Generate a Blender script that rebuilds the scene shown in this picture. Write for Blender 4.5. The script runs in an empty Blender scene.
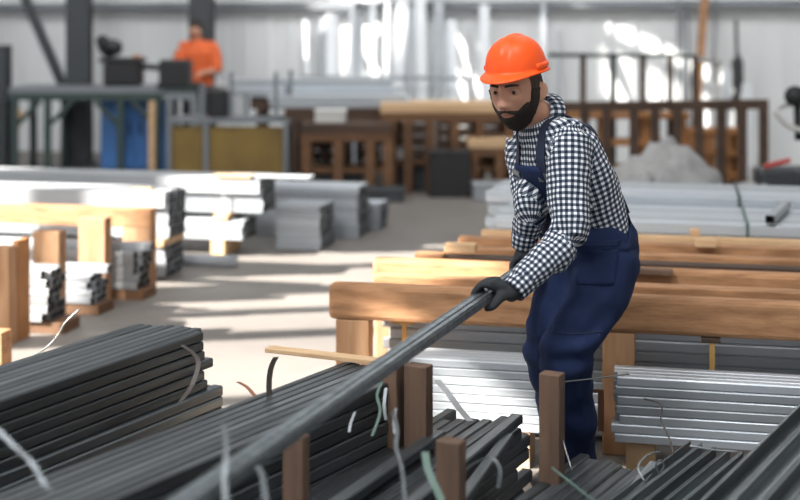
import bpy, bmesh, math, random
from mathutils import Vector, Matrix, noise, Euler
from mathutils.bvhtree import BVHTree
rnd = random.Random(11)
S = bpy.context.scene
C = S.collection
F = 1300.0; HY = 32.0; CH = 1.6
def at(px, py, D):            # where the ray through a photo pixel is at depth D (metres)
    return Vector(((px-400)/F*D, D, CH-(py-HY)/F*D))
def fx(px, D): return (px-400)/F*D

# ------------------------------------------------------------------ materials
def mat(name, col, rough=.6, metal=0., noise_amt=0., scale=(8,8,8), col2=None, bump=0., bscale=40., rnd_v=0., coat=0., coords='Object', spec=.5, sheen=0.):
    m = bpy.data.materials.new(name); m.use_nodes = True
    n = m.node_tree.nodes; l = m.node_tree.links
    b = n['Principled BSDF']
    b.inputs['Roughness'].default_value = rough; b.inputs['Metallic'].default_value = metal
    b.inputs['Base Color'].default_value = (*col, 1)
    b.inputs['Specular IOR Level'].default_value = spec
    if coat: b.inputs['Coat Weight'].default_value = coat; b.inputs['Coat Roughness'].default_value = .1
    if sheen: b.inputs['Sheen Weight'].default_value = sheen
    tc = n.new('ShaderNodeTexCoord'); mp = n.new('ShaderNodeMapping'); l.new(tc.outputs[coords], mp.inputs[0])
    mp.inputs['Scale'].default_value = scale
    oi = n.new('ShaderNodeObjectInfo')
    if rnd_v or noise_amt:
        add = n.new('ShaderNodeVectorMath'); add.operation = 'ADD'
        sc = n.new('ShaderNodeMath'); sc.operation = 'MULTIPLY'; sc.inputs[1].default_value = 37.
        l.new(oi.outputs['Random'], sc.inputs[0]); l.new(mp.outputs[0], add.inputs[0]); l.new(sc.outputs[0], add.inputs[1])
        nz = n.new('ShaderNodeTexNoise'); nz.inputs['Scale'].default_value = 1; nz.inputs['Detail'].default_value = 6
        l.new(add.outputs[0], nz.inputs['Vector'])
        mx = n.new('ShaderNodeMix'); mx.data_type = 'RGBA'
        c2 = col2 or tuple(c*.6 for c in col)
        mx.inputs[6].default_value = (*col, 1); mx.inputs[7].default_value = (*c2, 1)
        mr = n.new('ShaderNodeMapRange'); mr.inputs[1].default_value = .35; mr.inputs[2].default_value = .68; mr.inputs[4].default_value = noise_amt
        l.new(nz.outputs[0], mr.inputs[0]); l.new(mr.outputs[0], mx.inputs[0])
        last = mx.outputs[2]
        if rnd_v:
            hs = n.new('ShaderNodeHueSaturation'); m2 = n.new('ShaderNodeMapRange')
            m2.inputs[3].default_value = 1-rnd_v; m2.inputs[4].default_value = 1+rnd_v
            l.new(oi.outputs['Random'], m2.inputs[0]); l.new(m2.outputs[0], hs.inputs['Value']); l.new(last, hs.inputs['Color']); last = hs.outputs[0]
        l.new(last, b.inputs['Base Color'])
        if metal > .3:
            r2 = n.new('ShaderNodeMapRange'); r2.inputs[1].default_value = .3; r2.inputs[2].default_value = .7
            r2.inputs[3].default_value = max(.05, rough-.1); r2.inputs[4].default_value = rough+.14
            l.new(nz.outputs[0], r2.inputs[0]); l.new(r2.outputs[0], b.inputs['Roughness'])
    if bump:
        bn = n.new('ShaderNodeTexNoise'); bn.inputs['Scale'].default_value = bscale; bn.inputs['Detail'].default_value = 5
        l.new(mp.outputs[0], bn.inputs['Vector'])
        bp = n.new('ShaderNodeBump'); bp.inputs['Strength'].default_value = bump; bp.inputs['Distance'].default_value = .01
        l.new(bn.outputs[0], bp.inputs['Height']); l.new(bp.outputs[0], b.inputs['Normal'])
    return m
M = {}
M['steel_dark'] = mat('dark_mill_steel', (.13,.145,.155), .40, .75, .8, (2,40,40), (.06,.068,.075), rnd_v=.35)
M['steel_mid']  = mat('grey_steel', (.20,.225,.24), .36, .75, .7, (2,40,40), (.11,.125,.135), rnd_v=.3)
M['steel_bar']  = mat('held_bar_steel', (.22,.25,.27), .36, .7, .8, (3,40,40), (.13,.15,.165))
M['galv']       = mat('galvanised_steel', (.52,.56,.60), .42, .5, .6, (2,30,30), (.36,.39,.43), rnd_v=.22)
M['galv_white'] = mat('bright_galvanised', (.40,.43,.46), .5, .15, .5, (1.5,30,30), (.30,.33,.36), rnd_v=.12)
M['galv_end']   = mat('grey_profile', (.33,.34,.35), .5, .3, .5, (2,30,30), (.2,.2,.2), rnd_v=.2)
M['wood']       = mat('pine_beam', (.46,.24,.115), .75, 0, .95, (3.5,22,30), (.25,.12,.052), bump=.3, bscale=3, rnd_v=.16)
M['wood_pale']  = mat('pale_pine', (.66,.45,.26), .75, 0, .7, (1.6,16,16), (.5,.31,.16), bump=.25, bscale=3, rnd_v=.1)
M['wood_post']  = mat('pine_post', (.45,.265,.145), .75, 0, .95, (22,22,3.), (.30,.15,.07), bump=.3, bscale=3, rnd_v=.14)
M['wood_old']   = mat('weathered_stake', (.17,.10,.065), .85, 0, .9, (18,18,2), (.08,.05,.035), bump=.6, bscale=3, rnd_v=.2)
M['wood_dark']  = mat('dark_wood', (.085,.05,.035), .8, 0, .7, (3,10,10), (.045,.03,.02), rnd_v=.2)
M['wood_rust']  = mat('orange_brown_wood', (.17,.085,.04), .8, 0, .7, (3,10,10), (.09,.045,.022), rnd_v=.2)
M['strap']      = mat('steel_strap', (.18,.20,.215), .4, .8)
M['strap_dark'] = mat('dark_strap', (.07,.06,.055), .5, .5)
M['strap_rust'] = mat('rusty_strap', (.22,.10,.06), .6, .4)
M['strap_yel']  = mat('ochre_strap', (.45,.27,.08), .6)
M['strap_green']= mat('green_plastic_strap', (.09,.15,.125), .5, 0, .5, (30,30,30), (.05,.09,.08))
M['wire']       = mat('steel_wire', (.22,.23,.23), .4, .7)
M['tube_inside'] = mat('tube_inside', (.05,.052,.055), .7, .3)  # bare inner walls, darkened to carry the shade of the hollow ends
M['floor'] = mat('concrete_floor', (.205,.188,.172), .6, 0, .8, (.7,.7,.7), (.125,.113,.105), bump=.15, bscale=12, coords='Object')
M['wall'] = mat('pale_wall_panel', (.76,.78,.79), .6, 0, .35, (.25,.25,.4), (.68,.70,.72))
M['column'] = mat('dark_grey_column', (.045,.052,.058), .5)
M['green_frame'] = mat('dark_green_frame', (.035,.06,.055), .5)
M['grey_frame'] = mat('grey_frame', (.22,.24,.26), .45, .4)
M['black'] = mat('black_plastic', (.014,.015,.017), .5)
M['blue'] = mat('blue_cabinet_paint', (.06,.20,.52), .45, 0, .3, (4,4,4), (.035,.09,.23))
M['yellow'] = mat('ochre_board', (.24,.155,.035), .55, 0, .7, (3,3,3), (.15,.09,.025))
M['white_bag'] = mat('crumpled_white_plastic', (.40,.40,.40), .5, 0, .6, (9,9,9), (.25,.25,.25))
M['red'] = mat('red_paint', (.5,.06,.05), .4)
M['cream'] = mat('cream_metal', (.6,.6,.58), .5)
M['bright_metal'] = mat('bright_aluminium', (.72,.75,.78), .4, .2, .3, (4,4,1), (.55,.58,.62))
M['rust_orange'] = mat('orange_pallet_wood', (.40,.18,.065), .8, 0, .6, (3,8,8), (.24,.11,.04))
M['orange_shirt'] = mat('orange_workwear', (.72,.135,.035), .8, 0, .3, (9,9,9), (.55,.10,.03))
M['paper'] = mat('white_wrap', (.42,.44,.46), .45, 0, .4, (2,2,2), (.35,.37,.39))

# ------------------------------------------------------------------ mesh helpers
class MB:
    def __init__(s): s.v = []; s.f = []; s.sm = []
    def add(s, vs, fs, smooth=False):
        o = len(s.v); s.v += [Vector(v) for v in vs]; s.f += [tuple(o+i for i in f) for f in fs]; s.sm += [smooth]*len(fs)
    def box(s, c, size, R=None):
        R = R or Matrix.Identity(3); c = Vector(c); vs = []
        for x in (-1,1):
            for y in (-1,1):
                for z in (-1,1): vs.append(c + R @ Vector((x*size[0]/2, y*size[1]/2, z*size[2]/2)))
        s.add(vs, [(0,1,3,2),(4,6,7,5),(0,4,5,1),(2,3,7,6),(0,2,6,4),(1,5,7,3)])
    def bar(s, a, b, w, h, up=(0,0,1), smooth=False):
        a = Vector(a); b = Vector(b); d = (b-a).normalized(); up = Vector(up)
        if abs(d.dot(up)) > .98: up = Vector((0,1,0))
        r = d.cross(up).normalized(); u = r.cross(d); vs = []
        for p in (a, b):
            for (i, j) in ((-1,-1),(1,-1),(1,1),(-1,1)): vs.append(p + r*i*w/2 + u*j*h/2)
        s.add(vs, [(3,2,1,0),(4,5,6,7),(0,1,5,4),(1,2,6,5),(2,3,7,6),(3,0,4,7)])
    def pipe(s, pts, r, n=8, cap=True):
        pts = [Vector(p) for p in pts]; rr = r if isinstance(r, (list, tuple)) else [r]*len(pts)
        up = None; vs = []
        for i, p in enumerate(pts):
            d = (pts[min(i+1, len(pts)-1)] - pts[max(i-1, 0)]).normalized()
            if up is None: up = Vector((0,0,1)) if abs(d.z) < .9 else Vector((0,1,0))
            x = d.cross(up).normalized(); y = x.cross(d); up = y
            for k in range(n):
                a = 2*math.pi*k/n; vs.append(p + x*math.cos(a)*rr[i] + y*math.sin(a)*rr[i])
        fs = []
        for i in range(len(pts)-1):
            for k in range(n):
                k2 = (k+1) % n; fs.append((i*n+k2, i*n+k, (i+1)*n+k, (i+1)*n+k2))
        if cap: fs.append(tuple(range(n))); fs.append(tuple(reversed([(len(pts)-1)*n+k for k in range(n)])))
        s.add(vs, fs, True)
    def ribbon(s, pts, w, t, side):
        pts = [Vector(p) for p in pts]; vs = []; n = len(pts)
        for i, p in enumerate(pts):
            sd = Vector(side[i] if isinstance(side, list) else side).normalized()
            d = (pts[min(i+1, n-1)] - pts[max(i-1, 0)]).normalized(); nn = d.cross(sd).normalized()
            for (a, b) in ((-1,-1),(1,-1),(1,1),(-1,1)): vs.append(p + sd*a*w/2 + nn*b*t/2)
        fs = [(0,1,2,3), tuple(4*(n-1)+k for k in (3,2,1,0))]
        for i in range(n-1):
            for k in range(4):
                k2 = (k+1) % 4; fs.append((4*i+k, 4*(i+1)+k, 4*(i+1)+k2, 4*i+k2))
        s.add(vs, fs)
    def loft(s, rings, n=24, caps=True):
        # rings: (centre, xaxis*ra, yaxis*rb)
        vs = []; m = len(rings)
        for (c, xa, yb) in rings:
            for k in range(n):
                a = 2*math.pi*k/n; vs.append(Vector(c) + Vector(xa)*math.cos(a) + Vector(yb)*math.sin(a))
        fs = []
        for i in range(m-1):
            for k in range(n):
                k2 = (k+1) % n; fs.append((i*n+k, i*n+k2, (i+1)*n+k2, (i+1)*n+k))
        if caps: fs.append(tuple(reversed(range(n)))); fs.append(tuple((m-1)*n+k for k in range(n)))
        s.add(vs, fs, True)
    def ball(s, c, r, nu=16, nv=10, R=None):
        c = Vector(c); r = Vector(r) if not isinstance(r, (int, float)) else Vector((r,r,r)); R = R or Matrix.Identity(3)
        vs = [c + R @ Vector((0,0,r.z))]
        for i in range(1, nv):
            t = math.pi*i/nv
            for k in range(nu):
                a = 2*math.pi*k/nu; vs.append(c + R @ Vector((r.x*math.sin(t)*math.cos(a), r.y*math.sin(t)*math.sin(a), r.z*math.cos(t))))
        vs.append(c - R @ Vector((0,0,r.z))); fs = []
        for k in range(nu): fs.append((0, 1+k, 1+(k+1) % nu))
        for i in range(nv-2):
            for k in range(nu):
                k2 = (k+1) % nu; fs.append((1+i*nu+k, 1+(i+1)*nu+k, 1+(i+1)*nu+k2, 1+i*nu+k2))
        o = 1+(nv-2)*nu
        for k in range(nu): fs.append((len(vs)-1, o+(k+1) % nu, o+k))
        s.add(vs, fs, True)
    def build(s, name, m, parent=None, bevel=0., org=None, local=False):
        me = bpy.data.meshes.new(name)
        o = bpy.data.objects.new(name, me); C.objects.link(o)
        off = Vector((0,0,0))
        if org is not None: off = Vector(org)
        elif parent is None and s.v and not local:
            lo = [min(v[i] for v in s.v) for i in range(3)]; hi = [max(v[i] for v in s.v) for i in range(3)]
            off = Vector(((lo[0]+hi[0])/2, (lo[1]+hi[1])/2, lo[2]))
        if parent is not None:
            off = Vector((0,0,0)); inv = world(parent).inverted(); vv = [inv @ v for v in s.v] if not local else s.v
        else: vv = [v-off for v in s.v]; o.location = off
        me.from_pydata([tuple(v) for v in vv], [], s.f); me.update()
        me.polygons.foreach_set('use_smooth', s.sm)
        if m is not None: me.materials.append(m)
        if parent is not None: o.parent = parent
        if bevel:
            bv = o.modifiers.new('bevel', 'BEVEL'); bv.width = bevel; bv.segments = 2; bv.limit_method = 'ANGLE'; bv.angle_limit = 1.0
        return o
def world(o):
    m = Matrix.LocRotScale(o.location, o.rotation_euler, o.scale)
    return world(o.parent) @ m if o.parent else m
def tag(o, label=None, cat=None, group=None, kind=None):
    if label: o['label'] = label
    if cat: o['category'] = cat
    if group: o['group'] = group
    if kind: o['kind'] = kind
    return o
def thing(name, loc, label, cat, group=None, rz=0):
    o = bpy.data.objects.new(name, None); C.objects.link(o); o.location = loc; o.rotation_euler = (0,0,rz); o.empty_display_size = .1
    return tag(o, label, cat, group)
def struct(o): o['kind'] = 'structure'; return o
def copy_tree(o, parent=None):
    c = o.copy(); C.objects.link(c)
    if parent: c.parent = parent
    for ch in [k for k in o.children]: copy_tree(ch, c)
    return c
ORD = ['first','second','third','fourth','fifth','sixth','seventh','eighth','ninth','tenth','eleventh','twelfth','thirteenth','fourteenth','fifteenth','sixteenth']

# ------------------------------------------------------------------ setting
U = Vector((.9768,-.2140,0)); V = Vector((.2140,.9768,0))       # the hall's own axes
RU = Matrix((U, V, Vector((0,0,1)))).transposed()
def hall(x, D, z=0): return Vector((x, D, z))
b = MB(); b.box((0,7,-.1), (26,28,.2)); struct(b.build('floor', M['floor'], org=(0,0,0)))
# rear wall: ribbed panels (real ribs)
b = MB(); c0 = Vector((0,16.4,0))
b.box(c0 + V*.1 + Vector((0,0,4)), (26,.2,8), RU)
for k in range(-44, 45):
    p = c0 + U*(k*.29) - V*.012 + Vector((0,0,4)); b.box(p, (.05,.024,7.9), RU)
struct(b.build('wall_back', M['wall'], org=(0,0,0)))
b = MB()
b.bar(c0-V*.1+U*-12+Vector((0,0,1.93)), c0-V*.1+U*9+Vector((0,0,1.93)), .12, .09)
b.bar(c0-V*.1+U*-12+Vector((0,0,3.4)), c0-V*.1+U*9+Vector((0,0,3.4)), .12, .12)
struct(b.build('trim_1', M['grey_frame'], org=(0,0,0)))
# left wall: glazed bays seen as daylight on the floor
LX = -9.0; SUNH = Vector((.985,.175,0)).normalized(); EL = math.radians(26); TE = math.tan(EL)
def lane(yfloor, x=-1.3, z=0):      # where the ray landing at (x,yfloor,z) crosses the left wall: (y,z)
    t = (x-LX)/SUNH.x; return yfloor - t*SUNH.y, z + t*TE
b = MB()
bays = [(4.40,4.58,3.4,4.95),(4.74,4.9,3.4,5.0),(5.02,5.46,3.0,5.3),(5.6,6.68,2.0,5.2),(6.85,7.28,1.6,5.2),(7.42,7.82,1.6,5.0),(8.06,8.64,1.4,4.9),(8.8,9.5,1.4,4.9),(10.2,10.7,2.0,3.8)]
edges = [-4.0]
for (a, c, z0, z1) in bays:
    ya, _ = lane(a); yc, _ = lane(c)
    b.box((LX, (edges[-1]+ya)/2, 4), (.12, ya-edges[-1], 8)); edges.append(yc)
    b.box((LX, (ya+yc)/2, z0/2), (.12, yc-ya, z0)); b.box((LX, (ya+yc)/2, (z1+8)/2), (.12, yc-ya, 8-z1))
y0 = edges[-1]
# two high clerestory lights whose sun reaches the rear wall
segs = [(13.20,13.36,6.55,7.14),(13.45,13.60,6.65,7.14),(13.66,13.80,6.5,7.14),(14.35,14.6,4.9,6.4),(14.7,15.1,5.0,6.5)]
for (ya, yc, z0, z1) in segs:
    if ya == 13.20: b.box((LX, (y0+ya)/2, 4), (.12, ya-y0, 8)); b.box((LX, (ya+yc)/2, 7.75), (.12, yc-ya, .5))
    elif ya < 14: b.box((LX, (y0+ya)/2, 3.65), (.12, ya-y0, 7.3)); b.box((LX, (y0+yc)/2, 7.75), (.12, yc-y0, .5))
    else: b.box((LX, (y0+ya)/2, 4), (.12, ya-y0, 8))
    y0 = yc
    b.box((LX, (ya+yc)/2, z0/2), (.12, yc-ya, z0)); zt_ = 7.3 if ya < 14 else 8; b.box((LX, (ya+yc)/2, (z1+zt_)/2), (.12, yc-ya, zt_-z1))
b.box((LX, (y0+19)/2, 4), (.12, 19-y0, 8))
struct(b.build('wall_left', M['wall'], org=(0,0,0)))
b = MB(); b.box((9.5,7,4), (.2,24,8)); struct(b.build('wall_right', M['wall'], org=(0,0,0)))
b = MB(); b.box((5.4,-5,4), (8.4,.2,8)); struct(b.build('blocker_wall_front', M['wall'], org=(0,0,0)))  # unseen part wall, added behind the camera to block daylight from the right
b = MB()
b.box((0,7,8.1), (20,24,.2))
struct(b.build('ceiling', M['wall'], org=(0,0,0)))
# columns and brace
def column(px0, px1, D, top, name='steel_column', label='', d=.2):
    b = MB(); x0 = fx(px0, D); x1 = fx(px1, D); cx = (x0+x1)/2; w = x1-x0
    b.box((cx, D, top/2), (w*.12, d, top)); b.box((cx, D-d/2, top/2), (w, .03, top)); b.box((cx, D+d/2, top/2), (w, .03, top)); b.box((cx, D, .015), (w*1.3, d*1.6, .03))
    return tag(b.build(name, M['column']), label, 'column')
column(68, 91, 15.6, 7.9, label='dark grey steel column against the pale rear wall, behind the workbench')
column(190, 214, 15.9, 7.9, label='dark grey steel column rising behind the worker in orange')
b = MB(); b.bar(at(27,-30,15.7)+Vector((-.6,0,1)), at(66,92,15.7), .12, .1); tag(b.build('diagonal_brace', M['column']), 'dark diagonal steel brace sloping down to the left wall column', 'brace')
column(-4, 9, 14.9, 1.45, name='post', label='short dark green steel post at the far left by the workbench')

# ------------------------------------------------------------------ tubes
def tube_mesh(name, L, w, h, t, m, chan=False):
    me = bpy.data.meshes.new(name); vs = []; fs = []
    if chan:
        c = .0012; prof = [(-w/2,0),(w/2,0),(w/2,h-c),(w/2-c,h),(w/2-t+c,h),(w/2-t,h-c),(w/2-t,h*.35),(-w/2+t,h*.35),(-w/2+t,h-c),(-w/2+t-c,h),(-w/2+c,h),(-w/2,h-c)]
        k = len(prof); vs = [(x,y,z) for x in (0,-L) for (y,z) in prof]; fs = [(i,(i+1)%k,k+(i+1)%k,k+i) for i in range(k)]+[tuple(range(k)), tuple(range(2*k-1,k-1,-1))]
        me.from_pydata(vs, [], fs); me.materials.append(m)
        bm = bmesh.new(); bm.from_mesh(me); bmesh.ops.recalc_face_normals(bm, faces=bm.faces); bmesh.ops.triangulate(bm, faces=[f for f in bm.faces if len(f.verts) > 4]); bm.to_mesh(me); bm.free(); return me
    bv = min(w, h)*.14
    prof = [(-w/2+bv,0),(w/2-bv,0),(w/2,bv),(w/2,h-bv),(w/2-bv,h),(-w/2+bv,h),(-w/2,h-bv),(-w/2,bv)]
    inn = [(-w/2+t,t),(w/2-t,t),(w/2-t,t),(w/2-t,h-t),(w/2-t,h-t),(-w/2+t,h-t),(-w/2+t,h-t),(-w/2+t,t)]
    for x in (0, -L):
        for (y, z) in prof: vs.append((x, y, z))
        for (y, z) in inn: vs.append((x, y, z))
    for k in range(8):
        k2 = (k+1) % 8
        fs.append((k, k2, 16+k2, 16+k)); fs.append((k2, k, 8+k, 8+k2)); fs.append((8+k2, 8+k, 24+k, 24+k2))
        fs.append((16+k, 16+k2, 24+k2, 24+k))
    me.from_pydata(vs, [], fs); me.update(); me.materials.append(m); me.materials.append(M['tube_inside'])
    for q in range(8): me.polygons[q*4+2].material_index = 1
    bm = bmesh.new(); bm.from_mesh(me); bmesh.ops.remove_doubles(bm, verts=bm.verts, dist=1e-5); bmesh.ops.recalc_face_normals(bm, faces=bm.faces); bm.to_mesh(me); bm.free()
    return me
FILL = []      # inner tubes, joined to one object at the end
NT = [0]
def stack(E, ang, nx, nz, L, w, h, t, m, where, adj, group, z0=0., near=1, side_sign=1, jit=.012, gap=.0008, taper=0, name='steel_tube', skip_top=0, ragged=0., chan=False):
    """E = far/right end corner on the camera side, ang = heading of the tubes (deg from +Y towards +X), rows go away from camera side.
    near: tubes extend from E against the heading."""
    a = math.radians(ang); d = Vector((math.sin(a), math.cos(a), 0)); p = Vector((d.y, -d.x, 0))*side_sign    # p towards the camera-facing side
    me = tube_mesh(name, L, w, h, t, m, chan); yaw = math.atan2(d.y, d.x)
    for j in range(nz):
        for i in range(nx):
            top = j == nz-1; side = i == 0
            if top and i < skip_top: continue
            vis = top or side or (skip_top and j == nz-2 and i < skip_top)
            off = d*rnd.uniform(-jit, jit)*(1+ragged*(nz-1-j)) - p*((i+.5)*(w+gap)) + p*rnd.uniform(-.0012,.0012)
            if taper: off += d*taper*(nz-1-j)
            loc = Vector((E[0], E[1], z0+j*(h+gap))) + off
            rz = yaw + rnd.uniform(-.0012,.0012)
            if vis:
                o = bpy.data.objects.new(name, me); C.objects.link(o); o.location = loc; o.rotation_euler = (0,0,rz); NT[0] += 1
                if top: lab = f'{adj}, {ORD[min(i,15)]} from near edge atop {where}' if i else f'{adj}, top near edge of {where}'
                else: lab = f'{adj}, {ORD[min(nz-1-j,15)]} layer down, near side of {where}'
                tag(o, lab, 'tube', group)
            else: FILL.append((me, loc, rz))
    return d, p

# --- foreground dark bundles
# A left
dA, pA = stack((-.640,4.34), 27.8, 8, 6, 3.2, .032, .030, .0025, M['steel_dark'], 'left foreground bundle', 'dark square steel tube', 'tubes of the left foreground bundle', z0=.4095, jit=.03, gap=.003)
dA, pA = stack((-.600,4.37), 28.3, 7, 6, 3.3, .042, .034, .0025, M['steel_mid'], "left bundle's middle tier", 'grey steel tube', 'middle tier of the left foreground bundle', z0=.2006, jit=.016)
stack((-.575,4.31), 28, 7, 4, 3.3, .045, .048, .003, M['steel_dark'], "left bundle's bottom tier", 'dark steel tube', 'bottom tier of the left foreground bundle', z0=0.0, jit=.03)
# B centre
stack((.050,4.12), 32, 8, 13, 3.4, .030, .036, .0025, M['steel_dark'], 'centre foreground bundle', 'dark steel tube', 'tubes of the centre foreground bundle', z0=.02, jit=.02, gap=.003)
# C between the stakes
stack((.400,4.20), 27, 9, 8, 3.2, .038, .04, .003, M['steel_dark'], 'bundle between the stakes', 'dark steel tube', 'tubes of the bundle between the stakes', z0=0, jit=.08)
# D low dark bundle
stack((.80,3.98), 31, 7, 6, 2.6, .038, .04, .003, M['steel_dark'], 'low bundle by the boots', 'dull dark bar', 'bars of the low bundle by the worker', z0=0, jit=.045, gap=.003)
# E bright ridged bundle, low
stack((1.165,3.93), 33, 7, 6, 2.4, .042, .05, .005, M['steel_mid'], 'ridged bundle at lower right', 'grey steel tube', 'tubes of the ridged bundle at lower right', z0=0, jit=.012, gap=.002, chan=True)
# F right, tall
stack((1.86,4.22), 31, 6, 9, 3.0, .060, .056, .008, M['steel_mid'], 'tall bundle at right edge', 'grey steel tube', 'tubes of the tall bundle at the right edge', z0=0, jit=.02, gap=.002, chan=True)
# --- hall-aligned bundles; their camera side faces -V, tubes run along U (heading 102.36 deg)
HU = 102.36
def hstack(pxr, Df, nx, nz, L, w, h, m, where, adj, group, z0=0., jit=.03, x=None, gap=.001, **k):
    xx = fx(pxr, Df) if x is None else x
    stack((xx, Df), HU, nx, nz, L, w, h, .003, m, where, adj, group, z0=z0, jit=jit, gap=gap, **k)
# --- bundles under and around the right-hand timber rack
def uline(x, x0, D0): return D0 - .2191*(x-x0)
def HS(xr, x0, D0, *a, **k): stack((xr, uline(xr, x0, D0)), HU, *a, **k)
HS(2.15, .75, 5.08, 5, 10, 2.26, .042, .042, .003, M['galv'], 'bundle under the front beam', 'galvanised grey tube', 'tubes of the bundle under the front beam', z0=.02, jit=.02)
HS(.62, .75, 4.70, 4, 8, .62, .042, .031, .003, M['galv_white'], 'sunlit bundle left of the boots', 'pale square tube', 'tubes of the sunlit bundle left of the worker', z0=.13, jit=.02)
HS(2.1, .75, 4.66, 4, 7, 1.36, .042, .033, .003, M['galv'], 'bundle right of the boots', 'silver square tube', 'tubes of the bundle right of the worker', z0=.13, jit=.015)
HS(2.6, 1.5, 6.75, 12, 9, 2.15, .053, .064, .003, M['galv'], 'silver bundle behind the beams', 'galvanised grey tube', 'tubes of the silver bundle behind the beams', z0=0, jit=.03, gap=.004)
HS(2.9, 1.5, 7.5, 12, 9, 2.42, .053, .069, .003, M['galv'], 'rear silver bundle by the bag', 'galvanised grey tube', 'tubes of the rear silver bundle', z0=0, jit=.03, gap=.004)
# left white bundles (all on the hall axes)
def WS(px, D, *a, **k): stack((fx(px, D), D), HU, *a, **k)
WS(168, 8.42, 5, 8, 2.2, .06, .036, .003, M['galv_white'], 'upper white bundle at left', 'bright white profile', 'profiles of the upper white bundle at left', z0=.26, jit=.008, name='metal_profile')
WS(165, 8.42, 5, 5, 2.2, .06, .040, .003, M['galv_white'], 'lower white bundle at left', 'bright white profile', 'profiles of the lower white bundle at left', z0=.01, jit=.008, name='metal_profile')
WS(262, 9.3, 5, 6, 3.2, .06, .040, .003, M['galv_white'], 'rear white bundle, upper tier', 'bright white profile', 'upper tier of the rear white bundle', z0=.30, jit=.008, name='metal_profile')
WS(242, 9.25, 5, 3, 3.0, .06, .046, .003, M['galv_white'], 'rear white bundle, middle tier', 'bright white profile', 'middle tier of the rear white bundle', z0=.115, jit=.008, name='metal_profile')
WS(358, 10.05, 6, 8, 1.1, .06, .049, .003, M['galv'], 'far grey bundle by the aisle', 'grey profile', 'profiles of the far grey bundle by the aisle', z0=.0, jit=.008, name='metal_profile')
WS(320, 9.5, 6, 7, .34, .06, .045, .003, M['galv_white'], 'short pale bundle by the aisle', 'short pale profile', 'profiles of the short pale bundle', z0=.0, jit=.008, name='metal_profile')
WS(380, 10.5, 5, 4, .22, .055, .052, .003, M['galv'], 'farthest small bundle by the aisle', 'pale grey profile', 'profiles of the farthest small bundle', z0=.0, jit=.008, name='metal_profile')
# wrap sheets over the two long white bundles
def wrap(px, D, L, w, z, dz, label):
    x = fx(px, D); E = Vector((x, D, 0)); b = MB()
    P = [E - U*L, E - U*.02]
    for q, s in ((P, 0),): 
        c = (P[0]+P[1])/2 + V*(w/2-.002) + Vector((0,0,z+.006)); b.box(c, ((P[1]-P[0]).length, w+.012, .006), RU)
        c2 = (P[0]+P[1])/2 - V*.011 + Vector((0,0,z-dz/2+.006)); b.box(c2, ((P[1]-P[0]).length, .006, dz), RU)
    return tag(b.build('wrapping_sheet', M['paper']), label, 'sheet')
wrap(168, 8.40, 1.9, .3, .557, .10, 'white wrapping sheet over the top edge of the upper left bundle')
wrap(262, 9.28, 2.7, .3, .548, .11, 'white wrapping sheet over the top edge of the rear white bundle')
# spacers between tiers
def spacer(px, D, z, h, lab, m='wood_pale', w=.1, dpt=.36):
    b = MB(); x = fx(px, D); b.box(Vector((x, D, z+h/2)) + V*dpt*.42, (w, dpt, h), RU)
    return tag(b.build('wood_block', M[m], bevel=.003), lab, 'block')
spacer(158, 8.42, .215, .044, 'pine spacer block between the two white bundles at left')
spacer(40, 8.72, .215, .044, 'pine spacer block between the white bundles, left end')
spacer(222, 9.3, .256, .043, 'pine spacer block under the upper tier of the rear white bundle')
spacer(219, 9.3, .06, .054, 'pine spacer block under the middle tier of the rear white bundle')
spacer(150, 9.55, .256, .043, 'pine spacer block deep between the rear white bundle tiers')
for (px, D) in ((219,9.3),(120,9.6)): spacer(px, D, 0, .06 if px == 219 else .114, 'pine bearer block on the floor under the rear white bundle, ' + ('right' if px == 219 else 'left') + ' one')
spacer(232, 9.3, .556, .02, 'thin pine offcut lying on top of the rear white bundle', w=.28, dpt=.09)
spacer(140, 8.46, .565, .014, 'thin pine offcut lying on top of the upper left white bundle', w=.14, dpt=.08)
b = MB(); x = fx(236, 9.3); b.box(Vector((x, 9.28, .545+.02)) + U*.22 + V*.12, (.62, .16, .008), RU); tag(b.build('metal_sheet', M['galv_white']), 'thin white sheet jutting past the right end of the rear white bundle', 'sheet')
# round-ended pale roll at floor
b = MB(); E = at(236, 262, 8.85); b.pipe([E-U*.9, E], .045, 16); b.build('metal_roll', M['galv_white'], org=None)
tag(bpy.data.objects['metal_roll'], 'pale metal roll with a round end lying by the rear white bundle', 'roll')
# bundle straps round hall-aligned bundles
def hstrap(x, x0, D0, w, z0, z1, lab, m='strap', grp=None, ww=.016):
    D = uline(x, x0, D0); A = Vector((x, D, 0)) - V*.004; B = Vector((x, D, 0)) + V*(w+.004)
    pts = [A+Vector((0,0,z0)), A+Vector((0,0,z1+.004)), B+Vector((0,0,z1+.004)), B+Vector((0,0,z0))]
    b = MB()
    for i in range(3): b.bar(pts[i], pts[i+1], ww if i != 1 else ww, .003, up=(-V if i != 1 else (0,0,1)))
    return tag(b.build('bundle_strap', M[m]), lab, 'strap', grp)
hstrap(fx(119,8.5), fx(168,8.42), 8.40, .31, .26, .563, 'white strap around the upper left white bundle', 'paper')
hstrap(fx(32,8.6), fx(168,8.42), 8.40, .31, .26, .563, 'white strap around the upper left white bundle near the frame edge', 'paper')
hstrap(fx(223,9.3), fx(262,9.3), 9.28, .31, .30, .552, 'grey strap around the rear white bundle', 'galv')
hstrap(fx(752,6.6), 1.5, 6.75, .68, .5, .615, 'green strap around the silver bundle behind the beams', 'strap_green')
hstrap(fx(742,7.35), 1.5, 7.5, .68, .5, .66, 'dark green strap around the rear silver bundle', 'green_frame')

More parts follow.
